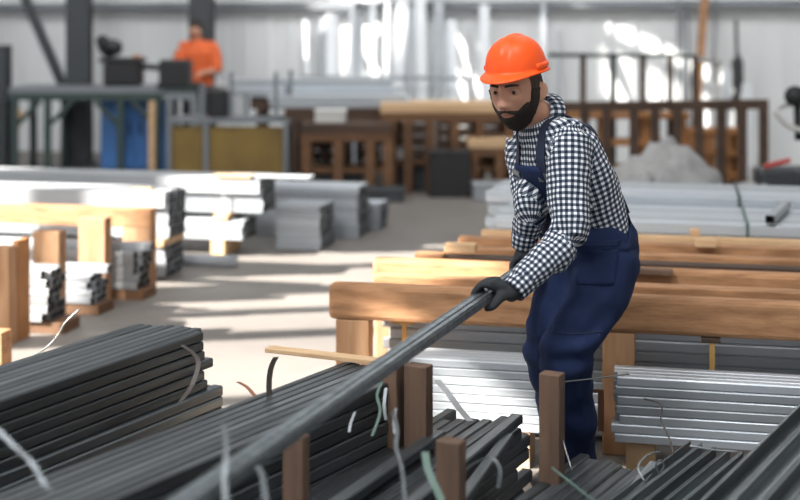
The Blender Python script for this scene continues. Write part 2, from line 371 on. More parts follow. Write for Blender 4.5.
# --- timber rack at right: seven rows of beams on posts
def beam_row(px, D0, z0, z1, L, lab, thick=.1, posts=(), grp=None, m='wood', pl=None, rounded=False):
    x = fx(px, D0); A = Vector((x, D0, 0)); zc = (z0+z1)/2; h = z1-z0
    th = thing('timber_trestle', A + Vector((0,0,0)), lab, 'trestle', grp)
    b = MB(); cen = A + U*L/2 + V*thick/2 + Vector((0,0,zc)); b.box(cen, (L, thick, h), RU)
    o = b.build('beam', M[m], th, bevel=.018 if rounded else .004)
    for (px2, w, dz) in posts:
        s = fx(px2, D0) - x; s = s/ U.x; q = A + U*s + V*thick/2
        b = MB(); b.box(q + Vector((0,0,z0/2)), (w, thick*.86, z0), RU); b.build('post', M['wood_post'], th, bevel=.004)
    return th
beam_row(328, 5.15, .462, .602, 2.7, 'long front pine beam on square posts, topped by worker\'s left hand', posts=((352,.135,0),(608,.12,0),(840,.12,0)), rounded=True, thick=.085)
beam_row(373, 5.34, .475, .60, 2.6, 'second pine beam trestle from the front, with a square pine post end', posts=((391,.14,0),(650,.12,0),(820,.12,0)), thick=.085)
beam_row(372, 5.64, .50, .615, 2.7, 'third pine beam trestle from the front, rounded left end', posts=((385,.1,0),(700,.12,0)), thick=.085, rounded=True, m='wood')
beam_row(444, 5.86, .52, .59, 2.6, 'fourth pine beam trestle from the front, thinner beam', posts=((456,.1,0),(720,.12,0)), thick=.085, m='wood_dark')
beam_row(444, 6.02, .50, .60, 2.7, 'fifth pine beam trestle from the front', posts=((456,.1,0),(730,.12,0)), thick=.085, m='wood')
beam_row(458, 6.32, .49, .60, 2.7, 'sixth pine beam trestle from the front, just before the silver bundle', posts=((468,.1,0),(730,.12,0)), thick=.085, m='wood')
beam_row(481, 6.56, .50, .60, 2.6, 'rearmost pine beam trestle against the silver bundle', posts=((490,.06,0),), thick=.05, m='wood_pale')
def block_on(px0, px1, D, z, h, d, lab, m='wood'):
    x0 = fx(px0, D); x1 = fx(px1, D); b = MB(); b.box(Vector(((x0+x1)/2, D, z+h/2)) + V*d/2, (x1-x0, d, h), RU)
    return tag(b.build('wood_block', M[m], bevel=.003), lab, 'block')
block_on(414, 443, 5.84, 0, .60, .09, 'upright pine block beside the left end of the dark fourth beam', 'wood')
block_on(444, 475, 5.885, .602, .035, .07, 'small pale pine offcut on the rack, left of the right glove', 'wood_pale')
block_on(695, 716, 6.02, .602, .035, .07, 'small square pine block on top of the fifth beam', 'wood_pale')
block_on(690, 700, 6.36, .602, .03, .06, 'tiny pine chock on top of the sixth beam', 'wood_pale')
# pine joint boards on beams (butted short lengths)
block_on(600, 672, 5.345, .602, .022, .05, 'short pine board lying on the second beam behind the worker', 'wood_old')
block_on(626, 655, 4.68, 0, .126, .17, 'pale wooden block under the silver bundle right of the boots', 'wood_pale')
block_on(760, 790, 4.5, 0, .126, .17, 'wooden block under the right end of the silver bundle', 'wood_pale')
block_on(410, 436, 4.83, 0, .126, .17, 'wooden block under the sunlit bundle, left one', 'wood_pale')
block_on(505, 530, 4.77, 0, .126, .17, 'wooden block under the sunlit bundle beside the trousers', 'wood_pale')
for (px, D) in ((420,5.22),(560,5.12),(740,4.93)):
    block_on(px, px+20, D+.03, 0, .018, .19, {420:'thin batten on the floor under the front-beam bundle, left',560:'thin batten on the floor under the front-beam bundle, middle',740:'thin batten on the floor under the front-beam bundle, right'}[px], 'wood_pale')
# yellow brackets clipped to the bundle under the front beam
def bracket(px, D, zt, drop, lab, wid=.07):
    x = fx(px, D); th = thing('packing_bracket', (x, D, zt-drop), lab, 'bracket')
    b = MB(); b.box(Vector((x, D, zt+.009)) + V*.04, (wid, .12, .018), RU); b.build('cap', M['wood_dark'] if px > 600 else M['strap_yel'], th, bevel=.002)
    b = MB(); b.box(Vector((x+.004, D, zt-drop/2)) - V*.012, (.02, .008, drop), RU); b.build('strip', M['strap_yel'], th)
bracket(711, 4.86, .442, .19, 'brown capped ochre strip hanging on the bundle under the front beam')
bracket(404, 5.17, .442, .12, 'ochre bracket on the left end of the bundle under the front beam', .09)
b = MB(); x = fx(416, 5.05); b.box(Vector((x, 5.07, .2)), (.05, .05, .40), RU); tag(b.build('wood_post', M['wood_pale'], bevel=.003), 'short pine post leaning behind the held bar, left of sunlit bundle', 'post')
b = MB(); x = fx(602, 4.63); b.box(Vector((x, 4.655, .245)), (.022, .004, .15), RU); b.box(Vector((x-.03, 4.655, .315)), (.08, .004, .012), RU); tag(b.build('bundle_strap', M['strap_rust']), 'rusty strip on the left end of the silver bundle right of the boots', 'strap')
# loose tube lying on the silver bundle
me = tube_mesh('square_tube', .62, .05, .045, .003, M['galv_white']); o = bpy.data.objects.new('square_tube', me); C.objects.link(o)
P1 = Vector((fx(786,7.22), 7.22, .618)); P0 = Vector((fx(769,6.62), 6.62, .618)); o.location = P1; o.rotation_euler = (0,0,math.atan2((P1-P0).y, (P1-P0).x)); tag(o, 'loose pale square tube lying across the silver bundle at right', 'tube')

# --- racks at left (end-on): posts with beams running out of the frame
def lrow(px0, px1, D, zt, zb0, lab, m='wood_post', L=1.6, beam=True, d=.09):
    x0 = fx(px0, D); x1 = fx(px1, D); w = (x1-x0); A = Vector((x1, D, 0))
    th = thing('timber_trestle' if beam else 'timber_post', A, lab, 'trestle' if beam else 'post', None)
    b = MB(); b.box(A - U*w/2 + V*d/2 + Vector((0,0,zb0/2)), (w, d, zb0), RU); b.build('post', M[m], th, bevel=.005)
    if beam:
        b = MB(); b.box(A - U*L/2 + V*d/2 + Vector((0,0,(zb0+zt)/2+.0005)), (L, d, zt-zb0), RU); b.build('beam', M['wood'], th, bevel=.005)
        b = MB(); b.box(A - U*(L-.1) + V*d/2 + Vector((0,0,zb0/2)), (.12, d, zb0), RU); b.build('post', M[m], th, bevel=.005)
    return th
lrow(-8, 9, 6.62, .50, .50, 'nearest pine post at the left frame edge', beam=False)
lrow(30, 59, 7.15, .50, .50, 'square pine post second from the front at left', beam=False)
lrow(76, 105, 7.6, .51, .51, 'square pine post third from the front at left', beam=False)
lrow(120, 151, 8.0, .51, .39, 'rear timber trestle at left, long beam before the white bundle', L=1.6)
b = MB()
x = fx(18, 6.72)
b.box(Vector((x, 6.78, .26)), (.035, .12, .52), RU); tag(b.build('wood_stake', M['rust_orange'], bevel=.003), 'orange-brown upright board beside the nearest left trestle', 'stake')
b = MB(); x = fx(2, 5.7); b.box(Vector((x-.03, 5.75, .14)), (.08, .09, .28), RU); tag(b.build('wood_stake', M['wood'], bevel=.003), 'short pine stake end at the left frame edge above the dark bundle', 'stake')
# small tube piles seen on end between the left trestles
def pile(px, D, nx, nz, w, h, where, z0, m='galv_end'):
    stack((fx(px, D), D), HU, nx, nz, 1.0, w, h, .003, M[m], where, 'small tube', 'tubes of '+where, z0=z0, jit=.025)
pile(44, 6.87, 5, 6, .045, .045, 'the first small left pile', .06)
pile(90, 7.33, 4, 4, .05, .04, 'the second small left pile', .06, 'galv')
pile(136, 7.74, 4, 5, .05, .045, 'the third small left pile', .06)
for (px, D, L, lab) in ((62,6.86,.9,'first'),(98,7.32,.9,'second'),(142,7.73,.9,'third')):
    x = fx(px, D); b = MB(); b.box(Vector((x, D, .03)) - U*L/2 + V*.11, (L, .2, .058), RU)
    tag(b.build('floor_timber', M['wood_rust'], bevel=.003), f'orange-brown timber on the floor under the {lab} small pile at left', 'timber')
# white profile lying through the left trestles
me = tube_mesh('white_profile', 1.1, .05, .05, .003, M['galv_white'])
for (px, D, z, lab) in ((152,7.80,.287,'white profile lying through the left trestles on the third small pile'),(109,7.40,.226,'white profile lying on the second small pile at left'),(10,6.9,.335,'white profile on the first small pile at the left edge')):
    o = bpy.data.objects.new('white_profile', me); C.objects.link(o); o.location = (fx(px, D), D, z); o.rotation_euler = (0,0,math.radians(90-HU)); tag(o, lab, 'profile')

# --- stakes standing among the foreground bundles
def stake(px0, px1, D, zt, lab, d=.05, rz=0., m='wood_old', lean=0):
    x0 = fx(px0, D); x1 = fx(px1, D); w = x1-x0; b = MB()
    R = Matrix.Rotation(math.radians(-28)+rz, 3, 'Z')
    b.box((0,0,zt/2), (w, d, zt), R); o = b.build('wood_stake', M[m], local=True, bevel=.004)
    o.location = ((x0+x1)/2, D, 0); o.rotation_euler = (0, lean, 0); return tag(o, lab, 'stake')
stake(384, 402, 4.01, .575, 'dark weathered stake behind the paired stake under the held bar', d=.06)
stake(406, 431, 3.97, .585, 'broad weathered wooden stake under the held bar, above the centre bundle', d=.05)
stake(284, 308, 3.28, .585, 'weathered wooden stake against the centre bundle below the held bar', d=.035)
stake(438, 464, 3.19, .60, 'weathered wooden stake with green strap at the bottom of the picture', d=.045)
stake(541, 563, 3.90, .578, 'tall weathered wooden stake with wire in front of the worker\'s legs', d=.05)

# --- loose bars and boards on the foreground bundles
def loose(p0, p1, w, h, lab, m='steel_dark', name='loose_bar', cat='bar'):
    P0 = Vector(p0); P1 = Vector(p1); L = (P1-P0).length; me = tube_mesh(name, L, w, h, .003, M[m]); d = (P1-P0).normalized()
    o = bpy.data.objects.new(name, me); C.objects.link(o); o.location = P1
    o.rotation_euler = (0, -math.asin(d.z), math.atan2(d.y, d.x)); return tag(o, lab, cat)
loose((-.52,2.2,.34), (.375,4.17,.345), .04, .03, 'loose dark bar on the bundle between the stakes, ending highest by trousers', 'steel_mid')
loose((-.20,2.3,.335), (.335,4.02,.335), .035, .025, 'loose grey bar lying on the bundle between the stakes, nearer the held bar', 'steel_dark')
loose((-.62,2.5,.335), (.12,4.00,.345), .045, .03, 'loose dark bar beside the paired stakes', 'steel_dark')
loose((.56,3.52,.262), (.77,3.92,.285), .035, .02, 'short dark channel piece lying on the low bundle by the boots', 'steel_mid')
b = MB()
for k, (pa, pb, w) in enumerate([((-.44,4.33,.545),(.02,4.16,.536),.05)]):
    b.bar(pa, pb, w, .014)
tag(b.build('thin_board', M['wood_pale'], bevel=.002), 'thin pale board lying across the end of the centre bundle', 'board')

# --- straps, ribbons and wires sticking up from the bundles
def px3(pts, D0, D1): n = len(pts)-1; return [at(p[0], p[1], D0+(D1-D0)*i/n) for i, p in enumerate(pts)]
def smooth(pts, k=5):
    out = []; n = len(pts)
    for i in range(n-1):
        p0 = pts[max(i-1,0)]; p1 = pts[i]; p2 = pts[i+1]; p3 = pts[min(i+2,n-1)]
        for j in range(k):
            t = j/k; out.append(.5*((2*p1)+(-p0+p2)*t+(2*p0-5*p1+4*p2-p3)*t*t+(-p0+3*p1-3*p2+p3)*t**3))
    return out+[pts[-1]]
def ribbon(pts, D0, D1, w, lab, m='strap', side=(1,.25,0), name='loose_strap', cat='strap'):
    b = MB(); b.ribbon(smooth(px3(pts, D0, D1)), w, .0016, side); return tag(b.build(name, M[m]), lab, cat)
def wire(pts, D0, D1, r, lab, m='wire'):
    b = MB(); b.pipe(smooth(px3(pts, D0, D1)), r, 6); return tag(b.build('loose_wire', M[m]), lab, 'wire')
ribbon([(270,400),(269,385),(271,368),(276,357)], 3.85, 3.86, .017, 'dark strap end curling upright behind the centre bundle', 'strap_dark')
ribbon([(260,402),(254,395),(247,387),(238,382)], 3.85, 3.9, .012, 'rusty strap end curling left behind the centre bundle', 'strap_rust')
ribbon([(470,421),(458,407),(448,393),(437,380)], 4.15, 4.25, .022, 'pale metal strap end rising diagonally before the sunlit bundle', 'galv_end')
ribbon([(223,424),(226,440),(226,458),(224,480),(226,502)], 2.62, 2.45, .012, 'bright steel strap over the centre bundle left of the held bar', 'strap')
ribbon([(257,466),(262,475),(264,488),(266,502)], 2.6, 2.5, .012, 'steel strap curling under the lower end of the held bar', 'strap')
ribbon([(393,412),(397,430),(396,447),(402,470),(405,502)], 3.2, 2.8, .009, 'grey steel strap trailing over the bundle between the stakes', 'strap')
ribbon([(396,408),(394,420),(395,434)], 3.45, 3.4, .009, 'short upright strap end beside the paired stakes', 'strap')
ribbon([(382,382),(377,395),(380,412),(372,436)], 3.7, 3.5, .008, 'pale twisted strap hanging on the centre bundle\'s side', 'strap_green')
ribbon([(386,388),(384,405),(386,420)], 3.7, 3.62, .009, 'thin pale strap scrap hanging beside the twisted strap', 'strap')
ribbon([(425,452),(428,470),(436,488),(442,502)], 3.1, 3.0, .018, 'crumpled green plastic strap hanging on the bottom stake', 'strap_green')
ribbon([(355,412),(351,422),(349,432)], 3.45, 3.42, .006, 'small bright scratch of strap on the centre bundle side', 'galv')
ribbon([(462,474),(478,462),(492,458),(500,470),(498,488)], 3.35, 3.3, .012, 'dark loop of strap lying over the bars right of bottom stake', 'strap')
ribbon([(182,345),(198,360),(192,385),(180,402)], 3.98, 3.8, .014, 'dark strap hanging down the side of the left bundle', 'strap_dark')
ribbon([(-4,428),(15,447),(32,463),(45,485),(52,492)], 2.55, 2.45, .012, 'steel strap crossing the side of the left bundle at lower left', 'strap')
wire([(30,358),(46,348),(58,335),(66,322),(80,309)], 4.9, 4.9, .004, 'curved pale wire sticking up behind the left bundle', 'wire')
wire([(572,471),(560,430),(552,398),(557,384),(590,379),(629,374)], 3.82, 4.3, .0022, 'thin wire looping from the tall stake across the worker\'s knee')
wire([(674,455),(668,435),(661,420),(661,404),(644,399)], 3.9, 4.1, .003, 'bent dark wire standing up from the ridged bundle', 'strap_dark')
wire([(645,482),(638,467),(648,455),(661,452)], 3.6, 3.7, .003, 'bent wire at the end of the low bundle by the boots', 'wire')
wire([(659,474),(656,465),(660,460),(664,466),(660,474)], 3.7, 3.7, .0025, 'small wire loop beside the low bundle', 'wire')
wire([(552,468),(580,490),(600,505)], 3.4, 3.1, .003, 'thin grey cord crossing the low bundle by the boots', 'strap_green')
wire([(690,446),(715,450),(738,452)], 3.82, 3.86, .003, 'thin binding wire across the ridged bundle', 'galv')

# ------------------------------------------------------------------ background
def leg_frame(name, x0, x1, D, d, zt, th, lab, cat, m, legs, topm, lw=.07, braces=True, sub='tabletop', low=None):
    root = thing(name, ((x0+x1)/2, D, 0), lab, cat)
    b = MB(); b.box(((x0+x1)/2, D+d/2, zt-th/2), (x1-x0, d, th)); b.build(sub, M[topm], root, bevel=.005)
    for yy in (D+.03, D+d-.03):
        b = MB(); b.box(((x0+x1)/2, yy, zt-th-.04), (x1-x0, .05, .08)); b.build('rail', M[m], root)
    for x in legs:
        for y in (D+.03, D+d-.03):
            b = MB(); b.box((x, y, (zt-th-.08)/2), (lw, lw, zt-th-.08))
            if braces and y < D+.1:
                s = -1 if x > (x0+x1)/2 else 1
                b.bar((x, y, zt-th-.38), (x+s*.28, y, zt-th-.09), .05, .05, up=(0,1,0))
            b.build('leg', M[m], root)
    if low:
        b = MB(); b.box(((x0+x1)/2, D+d/2, low), (x1-x0-.1, d-.1, .04)); b.build('shelf', M[m], root)
    return root
D = 14.6
leg_frame('workbench', fx(8,D), fx(172,D), D, .8, .98, .07, 'long dark green steel workbench against the wall at left', 'workbench', 'green_frame', [fx(14,D), fx(47,D), fx(120,D), fx(157,D)], 'grey_frame')
# blue cabinet under it
D = 14.85
root = thing('tool_cabinet', (fx(132,D), D+.2, 0), 'blue metal tool cabinet under the right end of the workbench', 'cabinet')
x0, x1 = fx(100,D), fx(170,D)
b = MB(); b.box(((x0+x1)/2, D+.25, .44), (x1-x0, .45, .84)); b.build('body', M['blue'], root, bevel=.01)
for k in range(2):
    xa = x0+(x1-x0)*(k*.5+.02); xb = x0+(x1-x0)*(k*.5+.48)
    b = MB(); b.box(((xa+xb)/2, D+.015, .44), (xb-xa, .025, .78)); dd = b.build('door', M['blue'], root, bevel=.004)
    b = MB(); b.box((xb-.05 if k == 0 else xa+.05, D-.012, .5), (.02, .03, .14)); b.build('handle', M['black'], dd)
b = MB(); x = fx(151, 14.2); b.box((x, 14.25, .42), (.07, .06, .84)); tag(b.build('wood_plank', M['wood_pale'], bevel=.004), 'upright pale plank in front of the blue cabinet', 'plank')
b = MB(); x = fx(16, 15.6); b.bar((x-.03,15.4,0), (x+.02,15.75,.65), .05, .03, up=(0,1,0)); tag(b.build('wood_plank', M['wood_pale']), 'thin plank standing under the left end of the workbench', 'plank')
# chop saw on bench
D = 14.9; root = thing('chop_saw', (fx(130,D), D, .98), 'dark chop saw machine standing on the green workbench', 'machine')
b = MB(); b.box((fx(124,D), D, 1.12), (.42, .3, .26)); b.box((fx(123,D), D, 1.28), (.5,.34,.06)); b.build('base', M['black'], root, bevel=.03)
b = MB(); b.pipe([(fx(113,D), D-.08, 1.42), (fx(113,D), D+.06, 1.42)], .1, 20); b.pipe([(fx(103,D), D-.05, 1.5), (fx(103,D), D+.05, 1.46)], .075, 16); b.build('motor', M['black'], root)
b = MB(); b.pipe(smooth([at(100,47,D), at(110,58,D), at(122,66,D), at(135,66,D), at(160,68,D), at(185,74,D)]), .035, 8); b.build('arm', M['black'], root)
b = MB(); b.pipe([at(133,58,D), at(141,60,D)], .05, 10); b.build('grip', M['rust_orange'], root)
D = 14.7; b = MB(); b.box((fx(176,D), D, 1.14), (.34, .3, .3)); b.box((fx(180,D), D, 1.0), (.5,.3,.06)); 
tag(b.build('machine_housing', M['black'], bevel=.04), 'black machine housing at the right end of the workbench', 'machine')
leg_frame('machine_stand', fx(164,14.6)+.0, fx(196,14.6), 14.6-.05, .4, .97, .05, 'narrow dark stand beside the workbench under the black housing', 'stand', 'grey_frame', [fx(170,14.6), fx(194,14.6)], 'green_frame', braces=False)
# ochre-panelled crate with steel frame and upright posts
D = 13.2; x0, x1 = fx(168,D), fx(290,D); zt = CH-(121-HY)/F*D
root = thing('steel_rack', ((x0+x1)/2, D, 0), 'grey steel rack with two ochre panels and upright posts', 'rack')
b = MB(); b.box(((x0+x1)/2, D+.3, zt), (x1-x0, .62, .04)); b.build('top_frame', M['grey_frame'], root)
for (a, c) in ((171,204),(209,283)):
    b = MB(); b.box(((fx(a,D)+fx(c,D))/2, D+.04, zt/2-.02), (fx(c,D)-fx(a,D), .04, zt-.08)); b.build('panel', M['yellow'], root, bevel=.003)
for px in (169,206,286):
    for dy in (0,.6):
        b = MB(); b.box((fx(px,D), D+dy, zt/2), (.05,.05,zt)); b.build('leg', M['grey_frame'], root)
for (px, y, dy) in ((201,85,.1),(231,72,.05),(243,93,.3),(275,72,.1),(284,86,.35),(300,70,.2)):
    b = MB(); z1 = CH-(y-HY)/F*(D+dy); b.box((fx(px if px<290 else 289,D), D+dy+.01, (zt+z1)/2), (.04,.04,z1-zt)); b.build('upright', M['grey_frame'], root)
# tray bits on the rack
D = 13.5; b = MB(); b.box((fx(219,D), D, zt+.16), (.2,.2,.28)); tag(b.build('black_bin', M['black'], bevel=.02), 'small black bin standing on the ochre-panelled rack', 'bin')
b = MB(); b.ball((fx(220,D), D, zt+.34), (.06,.06,.05)); tag(b.build('white_rag', M['white_bag']), 'white rag on top of the black bin', 'rag')
# stack of long pale sheets on trestles
for (pa, pb, y0, y1, D, n, lab) in ((232,398,80,97,13.9,3,'upper'),(268,412,96,108,13.3,3,'lower')):
    for k in range(n):
        za = CH-(y1-HY)/F*D; zb = CH-(y0-HY)/F*D; h = (zb-za)/n; b = MB(); x0 = fx(pa+rnd.uniform(-4,4),D); x1 = fx(pb+rnd.uniform(-8,8),D)
        b.box(((x0+x1)/2, D+.35, za+h*(k+.5)), (x1-x0, .7, h*.94))
        tag(b.build('metal_sheet_pack', M['galv_white' if k != 1 else 'galv'], bevel=.004), f'long pale metal sheet pack, {["bottom","middle","top"][k]} of the {lab} rear stack', 'sheet pack', 'long metal sheet packs on rear trestles')
b = MB()
x0, x1 = fx(250,13.9), fx(398,13.9)
leg_frame('timber_table', x0, x1, 13.92, .66, CH-(97-HY)/F*13.9-.003, .05, 'low timber table carrying the upper pale sheet stack', 'table', 'wood_dark', [x0+.1, (x0+x1)/2, x1-.1], 'wood_dark', braces=False)
x0, x1 = fx(285,13.3), fx(408,13.3)
leg_frame('timber_table', x0, x1, 13.26, .62, CH-(108-HY)/F*13.3-.003, .05, 'low timber table carrying the lower pale sheet stack', 'table', 'wood_dark', [x0+.1, (x0+x1)/2, x1-.1], 'wood_dark', braces=False)
# timber tables in the middle distance
def ttable(pa, pb, y, D, d, lab, legs, topm='wood_pale', m='wood_rust', low=None, th=.09):
    x0, x1 = fx(pa,D), fx(pb,D); return leg_frame('timber_table', x0, x1, D, d, CH-(y-HY)/F*D, th, lab, 'table', m, [fx(q,D) for q in legs], topm, .09, False, low=low)
ttable(380, 520, 104, 12.9, .8, 'long pine-topped timber table left of the worker\'s face', [392,408,430,455,480,510], low=.3)
ttable(300, 392, 124, 12.6, .5, 'lower brown timber table behind the aisle', [306,338,370,388], 'wood_dark', low=.25)
ttable(468, 540, 139, 12.75, .6, 'small pine-topped timber table beside the worker\'s collar', [474,500,520,536], low=.25)
for (px, D, w, h, y, m, lab, nm, cat) in ((450,12.55,.40,.44,0,'black','dark crate standing among the timber tables','dark_crate','crate'),
    (420,13.1,.5,.3,0,'column','low dark box under the long timber table','dark_box','box'),(335,12.7,.5,.2,0,'black','low black box under the brown timber table','dark_box','box'),
    (378,12.2,.5,.12,0,'column','flat dark box on the floor behind the aisle','dark_box','box'),(330,12.75,.3,.12,CH-(124-HY)/F*12.6,'cream','pale tin lying on the brown timber table','tin','tin'),
    (500,12.3,.5,.16,0,'galv','pale metal bundle block on the floor beside the small table','metal_block','block'),(395,13.05,.3,.1,.3+.02,'bright_metal','bright scrap piece on the shelf under the long table','scrap_piece','scrap')):
    b = MB(); b.box((fx(px,D), D+.15, y+h/2), (w, .3, h)); b.box((fx(px,D), D+.15, y+h-.01), (w*1.04, .32, .03)); tag(b.build(nm, M[m], bevel=.01), lab, cat)
for (pa, pb, h, lab) in ((296,352,.62,'left'),(356,430,.7,'middle'),(436,560,.66,'right')):
    DD = 14.75 if pa > 400 else 14.85; root = thing('timber_crate', (fx((pa+pb)/2,DD), DD, 0), f'dark timber crate behind the timber tables, {lab} one', 'crate')
    for k in range(5):
        b = MB(); b.box((fx((pa+pb)/2,DD), DD, h*(k+.5)/5), (fx(pb,DD)-fx(pa,DD), .03, h/5-.012)); b.build('board', M['wood_dark'], root)
    for q in (pa+2, (pa+pb)/2, pb-2):
        b = MB(); b.box((fx(q,DD), DD+.05, h/2), (.06,.06,h)); b.build('post', M['wood_dark'], root)
# bright leaning profiles against the rear wall
k = 0
for (pa, pt, w, ybase, yt, m) in ((305,303,.05,96,20,'bright_metal'),(318,322,.08,96,18,'galv_white'),(330,330,.14,96,14,'bright_metal'),(345,352,.05,95,-10,'bright_metal'),(358,356,.16,96,16,'galv_white'),(372,372,.07,96,-8,'bright_metal'),
    (384,388,.06,96,-20,'bright_metal'),(394,404,.14,95,-30,'bright_metal'),(410,412,.05,96,4,'galv'),(424,420,.13,98,-30,'bright_metal'),(436,440,.12,98,-25,'galv_white'),(448,446,.05,98,24,'galv'),(458,452,.10,72,20,'bright_metal'),(488,484,.12,70,5,'bright_metal'),(560,556,.05,96,30,'galv_white'),(547,541,.06,96,-20,'galv')):
    Db = 15.3; Dt = 15.95 ; b = MB()
    xb, xt = fx(pa,Db), fx(pt,Dt); zt_ = CH-(yt-HY)/F*Dt
    Db = uline(xb, 0, 15.7); Dt = uline(xt, 0, 16.15)
    b.bar((xb, Db, 0), (xt, Dt, zt_), w, .04, up=(0,1,0)); k += 1
    tag(b.build('leaning_profile', M[m], bevel=.003), 'bright upright metal profile leaning on the rear wall, %s from the left' % (ORD[k-1]), 'profile', 'profiles leaning on the rear wall')
# horizontal rail pieces before the wall (racking for the profiles)
b = MB(); b.bar((fx(300,15.5), uline(fx(300,15.5),0,15.5), 1.05), (fx(470,15.5), uline(fx(470,15.5),0,15.5), 1.05), .06, .05)
tag(b.build('rack_rail', M['galv']), 'grey horizontal rail holding the leaning profiles', 'rail')

# right: dark railing platform
D = 13.2; root = thing('railing', (fx(632,D), D, 0), 'dark steel railing behind the worker\'s shoulder', 'railing')
b = MB(); b.bar(at(548,55,D), at(694,56,D), .05, .04); b.build('top_rail', M['green_frame'], root)
for px in (583,613,643,670,695):
    b = MB(); zt_ = CH-(56-HY)/F*D; b.box((fx(px,D), D, zt_/2), (.055,.05,zt_)); b.build('post', M['wood_dark'] if px != 613 else M['green_frame'], root)
b = MB(); b.bar(at(548,104,D), at(694,104,D), .06, .05); b.build('lower_rail', M['green_frame'], root)
b = MB(); b.bar(at(694,58,D), at(718,62,D+.9), .05, .05); b.bar(at(717,62,D+.9), Vector((fx(717,D+.9), D+.9, 0)), .05, .05, up=(0,1,0)); b.build('return_rail', M['cream'], root)
# brown slatted fence
D = 11.9; root = thing('slatted_crate', (fx(690,D), D, 0), 'dark brown slatted timber crate behind the white plastic bag', 'crate')
b = MB(); b.bar(at(556,107,D), at(768,104,D), .05, .09); b.build('top_rail', M['wood_dark'], root, bevel=.004)
b = MB(); b.bar(Vector((fx(556,D),D,.14)), Vector((fx(768,D),D,.14)), .05, .1); b.build('bottom_rail', M['wood_dark'], root, bevel=.004)
for px in (561,584,606,633,654,676,698,720,741,762):
    b = MB(); b.box((fx(px,D), D-.05, .485), (.085,.03,.93)); b.build('slat', M['wood_dark'], root, bevel=.003)
b = MB(); b.bar(at(556,107,D+.7), at(768,104,D+.7), .05, .09); b.box((fx(662,D), D+.35, .12), (fx(768,D)-fx(556,D), .7, .05)); b.build('deck', M['wood_dark'], root)
# orange pallets behind
for i, (pa, pb, ya, D, lab) in enumerate(((556,690,112,12.95,'orange-brown pallet stack inside the slatted crate, left'),(690,745,128,12.85,'orange-brown boards inside the slatted crate, right'))):
    root = thing('pallet', (fx((pa+pb)/2,D), D, 0), lab, 'pallet'); zt_ = CH-(ya-HY)/F*D
    for k in range(3):
        zz = zt_*(k+1)/3-.04; b = MB(); b.box((fx((pa+pb)/2,D), D+.15, zz), (fx(pb,D)-fx(pa,D), .3, .06)); b.build('deck_board', M['rust_orange'], root, bevel=.003)
    for q in (.06,.37,.68,.94):
        b = MB(); b.box((fx(pa+(pb-pa)*q,D), D+.15, zt_/2-.04), (.1,.26,zt_-.06)); b.build('block', M['rust_orange'], root, bevel=.003)
# orange plank leaning and dark tool
b = MB(); b.bar((fx(692,14.6),14.6,0), at(705,-6,15.3), .09, .03, up=(0,1,0)); tag(b.build('wood_plank', M['wood'], bevel=.003), 'tall orange plank leaning on the rear wall at right', 'plank')
b = MB(); b.bar((fx(738,14.4),14.45,0), at(738,55,15.0), .05, .05, up=(0,1,0)); b.bar(at(738,88,14.8), at(737,60,14.92), .12, .07, up=(0,1,0)); b.bar(at(737,60,14.95), at(736,20,15.1), .035, .03, up=(0,1,0)); b.bar(at(728,108,14.3), at(741,88,14.6), .05,.05, up=(0,1,0))
tag(b.build('standing_clamp', M['black']), 'tall dark clamp tool standing against the rear wall at right', 'tool')
for i, (px, pt, yt) in enumerate(((684,682,10),(676,679,-10),(690,688,0),(712,716,-12))):
    b = MB(); b.pipe([(fx(px,14.9),14.9,0), at(pt,yt,15.4)], .016, 6); tag(b.build('thin_rod', M['grey_frame']), 'thin grey rod leaning on the rear wall near the orange plank, %s from left' % ORD[[1,0,2,3][i]], 'rod', 'rods near the orange plank')
# bright pieces behind the railing at right
for i, (px, y0, y1, D, w) in enumerate(((725,112,70,14.3,.1),(716,108,84,14.2,.12),(745,108,84,14.2,.1))):
    b = MB(); b.bar((fx(px,D),D,0), at(px+2,y0-(y0-y1),D+.3), w, .05, up=(0,1,0)); tag(b.build('white_profile', M['bright_metal'], bevel=.004), 'short white profile standing by the dark clamp tool, %s' % ['middle one','left one','right one'][i], 'profile')

def blob(c, r, m, name, lab, cat, amp=.12, fr=5., flat=True, seed=0):
    b = MB(); b.ball((0,0,0), 1., 40, 24)
    for i, v in enumerate(b.v):
        n = v.copy(); q = noise.noise(Vector((v.x*fr*.5+seed, v.y*fr*.5, v.z*fr*.5))); q2 = abs(noise.noise(Vector((v.x*fr*1.6, v.y*fr*1.6+seed, v.z*fr*1.6))))
        s = 1+amp*q*1.6+amp*.9*q2; w = Vector((v.x*r[0]*s, v.y*r[1]*s, v.z*r[2]*s))
        if flat and w.z < -r[2]*.45: w.z = -r[2]*.45
        b.v[i] = w
    zoff = r[2]*.45
    o = b.build(name, M[m], local=True); o.location = (c[0], c[1], c[2]+zoff); return tag(o, lab, cat)
blob((fx(664,9.3), 9.3, .0), (.42,.34,.54), 'white_bag', 'plastic_bag', 'heap of crumpled white plastic behind the silver bundles', 'plastic heap', .13, 8.)
blob((fx(752,9.2), 9.2, .0), (.26,.24,.36), 'white_bag', 'plastic_bag', 'small crumpled white plastic bag at right of the big heap', 'plastic heap', .12, 8., seed=3)
o = blob((fx(636,9.0), 8.9, .0), (.24,.2,.42), 'white_bag', 'plastic_bag', 'narrow crumpled plastic bag on the left flank of the big heap', 'plastic heap', .12, 8., seed=8)
